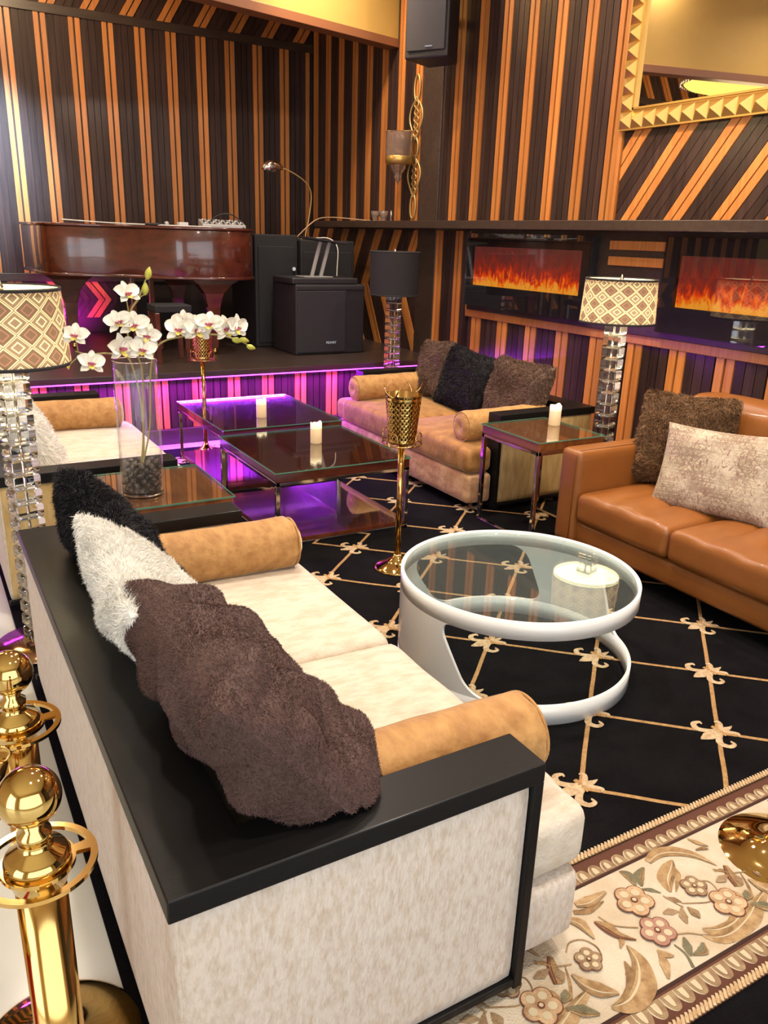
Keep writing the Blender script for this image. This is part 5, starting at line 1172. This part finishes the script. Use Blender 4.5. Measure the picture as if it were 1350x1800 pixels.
m1 = MB(); m1.obox((0.10, 0, 0.315), (0.19, 0, -0.022), (0, 0.12, 0), (0, 0, 0.008), 'black_plastic'); m1.build('tray', t, bevel=0.003)
# desk lamp
t = empty('desk_lamp', (3.42, 7.55, 1.561), 'chrome desk lamp with curved arm and shell shaped head on the cabinet', 'lamp')
m1 = MB(); m1.lathe([(0.075, 0), (0.075, 0.012), (0.03, 0.02), (0.012, 0.05)], (0.02, 0, 0), 'chrome', 28); m1.build('base', t)
m1 = MB(); m1.tube(spath([(0.02, 0, 0.04), (0.05, -0.02, 0.20), (0.06, -0.05, 0.40), (0.0, -0.08, 0.50), (-0.14, -0.12, 0.575), (-0.30, -0.17, 0.62)], 30), 0.006, 'gold_dull', 8); m1.build('arm', t)
m1 = MB(); m1.tube([(-0.28, -0.165, 0.615), (-0.33, -0.18, 0.62), (-0.38, -0.20, 0.622), (-0.44, -0.22, 0.615), (-0.50, -0.24, 0.60)], [0.012, 0.04, 0.055, 0.055, 0.02], 'chrome', 20); m1.build('lamp_head', t)
# mixer
t = empty('audio_mixer', (2.87, 7.25, 1.662), 'small silver audio mixer with knobs and cables on the piano lid', 'mixer', None, math.radians(-8)); t.location.z = 1.640
m1 = MB(); m1.add([(-0.19, -0.10, 0), (0.19, -0.10, 0), (0.19, 0.12, 0), (-0.19, 0.12, 0), (-0.19, -0.10, 0.025), (0.19, -0.10, 0.025), (0.19, 0.12, 0.07), (-0.19, 0.12, 0.07)], [(3, 2, 1, 0), (4, 5, 6, 7), (0, 1, 5, 4), (1, 2, 6, 5), (2, 3, 7, 6), (3, 0, 4, 7)], 'silver_plastic'); m1.build('mixer_body', t, bevel=0.003)
t.location.x = 2.52; t.location.y = 7.30
for i in range(9):
    for j in range(4):
        m1 = MB(); m1.lathe([(0.008, 0), (0.006, 0.014)], (-0.16+i*0.04, -0.07+j*0.045, 0.030+j*0.009), 'black_plastic' if (i+j) % 3 else 'white_plastic', 8); m1.build('knob', t)
r = random.Random(3); cb = 0
for lb, P, mt in (('black looped cable lying over the audio mixer', [(2.40, 7.35, 1.66), (2.48, 7.32, 1.74), (2.58, 7.30, 1.76), (2.68, 7.32, 1.72), (2.72, 7.28, 1.66), (2.66, 7.15, 1.645)], 'cable_black'),
                  ('thin pale cable stretched along the piano lid', [(1.22, 7.60, 1.665), (1.6, 7.50, 1.650), (1.9, 7.3, 1.645), (2.2, 7.2, 1.644), (2.35, 7.1, 1.644)], 'white_plastic'),
                  ('tan cable drooping between desk lamp and wall ledge', [(3.30, 7.45, 1.575), (3.42, 7.40, 1.70), (3.55, 7.45, 1.76), (3.75, 7.5, 1.775), (4.0, 7.4, 1.760), (4.02, 7.3, 1.758)], 'cable_tan'),
                  ('pale cable hanging over the front edge of the wide stage cabinet', [(3.50, 7.50, 1.575), (3.60, 7.36, 1.58), (3.66, 7.29, 1.50), (3.66, 7.29, 1.30), (3.64, 7.28, 1.0)], 'white_plastic')):
    m1 = MB(); m1.tube(spath(P, 36), 0.0055, mt, 6); tag(m1.build('audio_cable'), lb, 'cable', 'audio cables on the stage')
m1 = MB(); m1.box(2.12, 2.20, 7.25, 7.33, 1.638, 1.675, 'white_plastic'); tag(m1.build('small_box', bevel=0.004), 'small white box standing on the piano lid', 'box')
t = empty('microphone', (1.98, 7.28, 1.650), 'black microphone lying on the piano lid', 'microphone')
m1 = MB(); m1.tube([(-0.14, 0.02, 0), (0.02, 0, 0)], [0.010, 0.014], 'black_plastic', 12); m1.build('handle', t)
m1 = MB(); m1.lathe([(0.0001, -0.022), (0.016, -0.015), (0.022, 0), (0.016, 0.015), (0.0001, 0.022)], (0.04, 0, 0.008), 'silver_plastic', 16, cap=False); m1.build('grille_ball', t)
